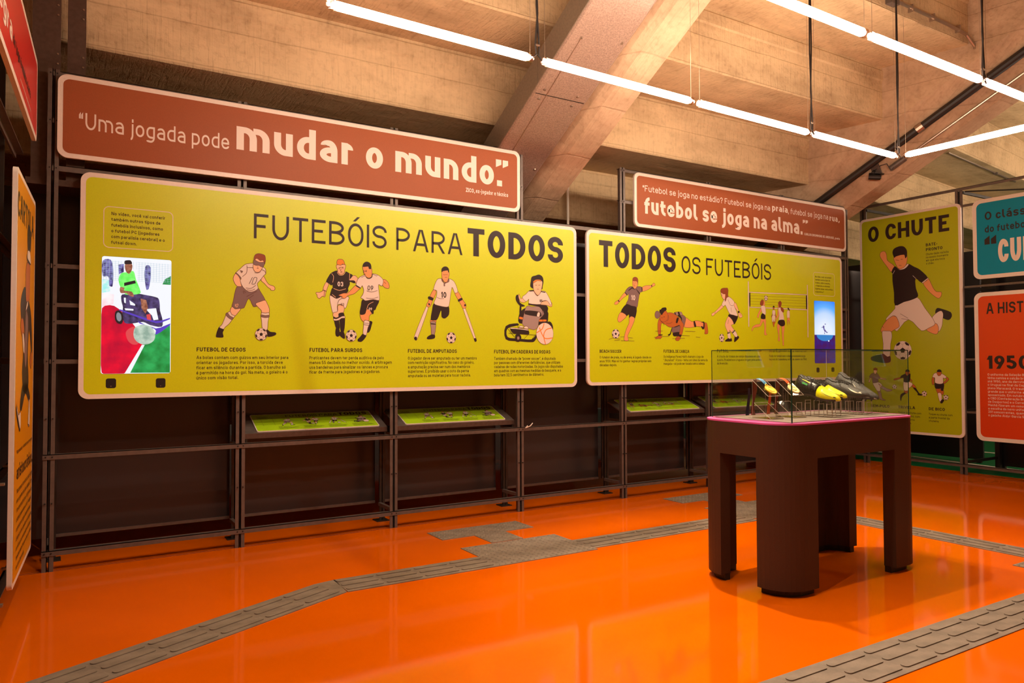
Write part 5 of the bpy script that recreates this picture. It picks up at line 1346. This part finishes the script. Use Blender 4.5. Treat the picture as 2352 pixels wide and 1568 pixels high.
# ---------------------------------------------------------------- football boots
def boot(label,loc,rz,ry,m_up,m_toe=None,style=0,scale=1.0,group=None):
    """length along local -y (toe), visible flank -x. metres"""
    t=thing('football_boot',label,'football boot',loc,group=group); t.rotation_euler=(ry,0,rz); t.scale=(scale,)*3
    Ls=[0,.02,.06,.12,.2,.3,.38,.46,.56,.68,.8,.9,.96,1.0]          # stations heel to toe
    HW=[.012,.024,.031,.034,.034,.032,.032,.034,.038,.042,.041,.033,.022,.006]
    HT=[.056,.090,.108,.108,.094,.084,.084,.081,.072,.059,.048,.039,.030,.016]
    HB=[.016,.008,.004,.004,.005,.007,.009,.008,.004,.002,.003,.007,.010,.014]
    LEN=.268; n=16
    def P(k,a,out=0):   # a: 0 = top, pi/2 = -x flank, pi bottom
        w,ht,hb=HW[k],HT[k],HB[k]; zc=(ht+hb)/2; hh=(ht-hb)/2
        sx=math.sin(a); cz=math.cos(a)
        ex=1.0 if cz>0 else .62
        x=-math.copysign(abs(sx)**(.85 if cz>0 else .55),sx)*(w+out)
        if cz>0: x*=1-.42*cz**2*min(1,(ht-.03)/.05)
        z=zc+math.copysign(abs(cz)**ex,cz)*(hh+out)
        return Vector((x,-Ls[k]*LEN,z))
    def surf(s,a,out=0):   # continuous station
        s=max(.001,min(.999,s))
        k=min(range(len(Ls)-1),key=lambda i:0 if Ls[i]<=s<=Ls[i+1] else 9); f=(s-Ls[k])/(Ls[k+1]-Ls[k]); return P(k,a,out)*(1-f)+P(k+1,a,out)*f
    K=len(Ls)
    def grid(k0,k1,m,name,out=0):
        b=MB(); Q=[]
        for k in range(k0,k1+1): Q+= [P(k,2*PI*j/n,out) for j in range(n)]
        F=[]
        for k in range(k1-k0):
            for j in range(n): F.append((k*n+j,k*n+(j+1)%n,(k+1)*n+(j+1)%n,(k+1)*n+j))
        F.append(tuple(range(n))[::-1]); F.append(tuple((k1-k0)*n+j for j in range(n)))
        b.poly(Q,F,m); return b.build(name,t,smooth=True)
    if m_toe: grid(0,8,m_up,'upper'); grid(8,K-1,m_toe,'toe_cap',.0006)
    else: grid(0,K-1,m_up,'upper')
    # collar rim and lining
    cs=[(.02,0),(.05,.55),(.12,.62),(.2,.62),(.28,.5),(.33,0),(.28,-.5),(.2,-.62),(.12,-.62),(.05,-.55)]
    rim=[surf(s,a,.002) for s,a in cs]
    MB().tube(rim,.0032,m_up,6,closed=True).build('collar',t,smooth=True)
    b=MB(); c=sum(rim,Vector())/len(rim)-Vector((0,0,.004)); b.poly([p-Vector((0,0,.0005)) for p in rim]+[c],[(i,(i+1)%10,10) for i in range(10)],'boot_lining'); b.build('lining',t)
    # tongue and laces
    b=MB(); Q=[]
    for i in range(6):
        s=.27+i*.055; Q+=[surf(s,.33,.003),surf(s,0,.006),surf(s,-.33,.003)]
    b.poly(Q,[(3*i+j,3*i+j+1,3*i+j+4,3*i+j+3) for i in range(5) for j in range(2)],m_up); b.build('tongue',t,smooth=True)
    b=MB()
    for i in range(6):
        s=.33+i*.048; b.tube([surf(s,.5,.003),surf(s+.01,.2,.009),surf(s+.02,-.2,.009),surf(s+.03,-.5,.003)],.0019,'lace',5)
    for sg in (-1,1): b.tube([surf(.33,0,.009),surf(.34,.5*sg,.018),surf(.38,.8*sg,.02),surf(.40,.7*sg,.008)],.0018,'lace',5)
    if style==0: b.tube([surf(.34,.4,.01),surf(.42,.9,.02),surf(.46,1.4,.012),surf(.44,1.9,.006)],.0018,'lace',5)
    b.build('laces',t)
    # sole plate and studs
    b=MB(); Q=[]
    for k in range(1,K-1): 
        w=HW[k]+.002; z=HB[k]; y=-Ls[k]*LEN; Q+=[(-w,y,z+.009),(-w,y,z-.001),(w,y,z-.001),(w,y,z+.009)]
    q=K-2; F=[(4*i+j,4*i+(j+1)%4,4*i+4+(j+1)%4,4*i+4+j) for i in range(q-1) for j in range(4)]+[(3,2,1,0),(4*q-4,4*q-3,4*q-2,4*q-1)]
    b.poly(Q,F,'boot_sole'); b.build('sole_plate',t)
    b=MB()
    for s,wv in ((.08,.02),(.16,.024),(.56,.028),(.68,.03),(.80,.026)):
        for sg in (-1,1): b.tube([(sg*wv,-s*LEN,.004),(sg*wv,-s*LEN,-.011)],[.006,.004],'boot_sole',7)
    o=b.build('studs',t); o['kind']='stuff'
    # flank emblem: a curved tick
    def tick(s0,s1,m,a0=1.62,a1=1.05,thick=.2):
        top=[];bot=[]
        for i in range(13):
            f=i/12; s=s0+(s1-s0)*f
            a=a0-(a0-a1)*(f**1.6)*1.0+ .36*math.exp(-((f-.12)/.10)**2)*0
            hh=thick*(math.sin(PI*min(1,f*1.02))**.8)*(1-f)**.55+.01
            top.append(surf(s,a-hh*.5,.0014)); bot.append(surf(s,a+hh*.5,.0014))
        # hook
        b=MB(); nn=13; b.poly(top+bot,[(i,i+1,nn+i+1,nn+i) for i in range(nn-1)],m)
        h0=[surf(s0,a0,.0015),surf(s0-.02,a0-.12,.0015),surf(s0-.005,a0-.42,.0015),surf(s0+.03,a0-.5,.0015),surf(s0+.02,a0-.25,.0015),surf(s0+.05,a0-.02,.0015),surf(s0+.04,a0+.05,.0015)]
        b.poly(h0,[(0,1,2,3,4,5,6)],m); b.build('emblem',t)
    if style==0:
        tick(.93,.66,'logo_black',1.25,1.2,.10)
        b=MB(); b.poly([surf(.2,1.0,.0015),surf(.32,1.0,.0015),surf(.32,1.22,.0015),surf(.2,1.22,.0015)],[(0,1,2,3)],'badge_green')
        b.poly([surf(.17,.66,.0015),surf(.34,.66,.0015),surf(.34,.82,.0015),surf(.17,.82,.0015)],[(0,1,2,3)],'badge_yellow'); b.build('flag_patch',t)
    elif style==1: tick(.97,.45,'logo_cream',1.9,.95,.42)
    else: tick(.86,.6,'logo_cream',1.35,.95,.34)
    return t
def bstand(x,y,z,label):
    t=thing('boot_stand',label,'display stand',(x,y,ZT)); h=z-ZT-.013
    for dx in (-.025,.025):
        for dy in (-.03,-.09,-.18,-.235): MB().tube([(dx,dy,0),(dx,dy,h)],.0016,'acrylic_edge',5).build('post',t)
    for dy in (-.03,-.09,-.18,-.235):
        MB().tube([(-.025,dy,h-.002),(.025,dy,h-.002)],.0016,'acrylic_edge',5).build('cross_bar',t); MB().tube([(-.025,dy,.002),(.025,dy,.002)],.0016,'acrylic_edge',5).build('cross_bar',t)
    return t
for (x,y,z,rz,a) in ((3.80,-2.285,1.002,.0,(0,)),):
    pass
BT=[('black football boot with bright yellow toe and badge on its flank, nearest the medals',3.795,-2.285,1.036,.02,.17,'boot_black','boot_yellow',0,1.1),
('second black and yellow toed football boot, half hidden behind the first',3.925,-2.245,1.026,.05,.10,'boot_black','boot_yellow',0,1.05),
('dark grey football boot with a cream tick on its toe, left of the rightmost boot',4.115,-2.255,1.012,.06,.03,'boot_grey',None,2,1.08),
('rightmost dark grey football boot with a long cream tick along its flank',4.262,-2.225,1.045,-.02,.22,'boot_grey',None,1,1.12)]
for l,x,y,z,rz,ry,mu,mt,stl,sc in BT:
    boot(l,(x,y,z),rz,ry,mu,mt,stl,sc)
for (x,y,z),l in zip(((3.795,-2.28,.995),(3.925,-2.245,1.005),(4.115,-2.255,1.0),(4.262,-2.225,.99)),('clear acrylic stand under the front yellow toed boot','clear acrylic stand under the rear yellow toed boot','clear acrylic stand under the left dark grey boot','clear acrylic stand under the rightmost dark grey boot')):
    bstand(x,y,z,l)
# ---------------------------------------------------------------- lights
def tz(x): return 3.045-.0137*(x-1.15)
def tube_light(label,a,b_,group):
    a=Vector(a); b_=Vector(b_); d=(b_-a).normalized(); c=(a+b_)/2
    t=thing('tube_light',label,'light',c,group=group)
    r=.0235
    MB().tube([a+d*.024-c,a+d*.05-c,b_-d*.05-c,b_-d*.024-c],[.015,r,r,.015],'tube_glow',16).build('glowing_tube',t)
    for p,s in ((a,1),(b_,-1)):
        MB().tube([p-c,p+d*s*.012-c,p+d*s*.014-c,p+d*s*.046-c],[.017,.025,.026,.026],'cap_clear',14).build('end_cap',t)
        q=p+d*s*.02-c; hz=3.5+max(0,(.2-q.y-c.y))*.69-c.z
        MB().tube([q+Vector((0,0,.02)),Vector((q.x,q.y,hz))],.0014,'wire',4).build('suspension_wire',t)
    return t
R1=[(1.155,2.40),(2.465,3.715),(3.757,4.964),(5.006,6.125)]
G='fluorescent tubes of the hanging light loop'
for i,(x0,x1) in enumerate(R1):
    tube_light(['long glowing tube above the brown quote sign, first of the near row','second tube of the near row, crossing the steel clad beam','third tube of the near row, from the left','last short tube of the near row, ending at the corner'][i],(x0,-1.55,tz(x0)),(x1,-1.55,tz(x1)),G)
tube_light('tube running to the right edge from the corner of the loop',(6.14,-1.60,2.974),(6.14,-2.72,2.96),G)
for i,(x0,x1) in enumerate([(1.28,2.52),(2.565,3.808),(3.84,5.04),(5.072,6.12)]):
    tube_light(['front row tube outside the view, leftmost','topmost tube in view, cut by the upper edge','tube in the upper right, second from the corner','short tube at the right edge, upper right'][i],(x0,-2.77,3.035-.013*(x0-3.8)),(x1,-2.77,3.035-.013*(x1-3.8)),G)
tube_light('tube of the loop at the upper left edge, pointing to the viewer',(1.15,-1.60,3.045),(1.15,-2.75,3.05),G)
# spotlight hung under the first raking beam, just above the view
def spotlight(label,p,aim,watt,deg,blend=.6,size=.03):
    p=Vector(p); d=(Vector(aim)-p).normalized()
    t=thing('spotlight',label,'spotlight',p)
    MB().tube([-d*.12,d*.0],[.032,.04],'blackmetal',16).build('lamp_body',t)
    MB().tube([-d*.06,Vector((0,0,.08)),Vector((0,0,.16))],.008,'blackmetal',6).build('bracket',t)
    l=bpy.data.lights.new('spot_lamp','SPOT'); l.energy=watt; l.color=(1,.76,.55); l.spot_size=math.radians(deg); l.spot_blend=blend; l.shadow_soft_size=size
    o=bpy.data.objects.new('spot_lamp',l); COL.objects.link(o); o.parent=t; o.location=d*.03; o.rotation_euler=d.to_track_quat('-Z','Y').to_euler()
spotlight('black spotlight hung under the first raking beam above the view',(3.605,-1.632,3.70),(3.7,-2.6,0),SPOT_W,72)
spotlight('added fill spotlight above and left of the view, brightening the left floor',(.9,-3.4,4.5),(.9,-2.3,0),FILL_SPOT_W,86)  # unseen lamp, added only to lift the left part of the floor
for y in (-2.0,-3.3):
    for k in range(4): tube_light('tube of the next light loop, outside the view: %s tube of the %s row'%(('first','second','third','fourth')[k],'near' if y>-3 else 'far'),(8.9+1.27*k,y,3.05),(10.12+1.27*k,y,3.05),'tubes of the next light loop')
def cable(label,pts,r=.006):
    t=MB().tube(pts,r,'cable',6).build('power_cable'); tag(t,label,'cable')
    return t
def top(y): return 3.2+max(0,(.2-y))*.69+.2
for x,y,z,l in ((2.43,-1.55,3.06,'pair of black cables dropping between the first two near tubes'),(4.985,-1.55,3.02,'black cables dropping between the third and fourth near tubes'),(6.135,-1.56,3.0,'black cable dropping to the corner of the light loop'),(5.055,-2.77,3.04,'black cable dropping to the rear tube joint at upper right')):
    t=cable(l,[(x-.005,y,z),(x-.012,y,z+.06),(x+.004,y,z+.25),(x-.01,y,z+.6),(x,y,top(y))])
    b=MB(); b.tube([(x+.012,y,z),(x+.014,y,z+.06),(x-.004,y,z+.3),(x+.012,y,z+.65),(x+.004,y,top(y))],.006,'cable',6); b.tube([(x-.004,y,z),(x-.035,y,z-.03)],.006,'cable',6); b.tube([(x+.004,y,z),(x+.035,y,z-.03)],.006,'cable',6)
    b.build('second_cable',t); bb=MB(); bb.tube([(x-.012,y,z+.055),(x+.014,y,z+.055)],.009,'chrome_pipe',6); bb.build('cable_tie',t)
cable('black cable hanging beyond the right frame, near the right edge',[(9.4,-1.2,3.0),(9.41,-1.2,3.3),(9.38,-1.2,3.6),(9.4,-1.2,4.3)],.009)
o=MB().tube([(4.43,.9,.1),(4.43,.9,3.6)],.013,'white_paint',8).build('pole'); tag(o,'thin white pole rising behind the gap between the two lime signs','pole')
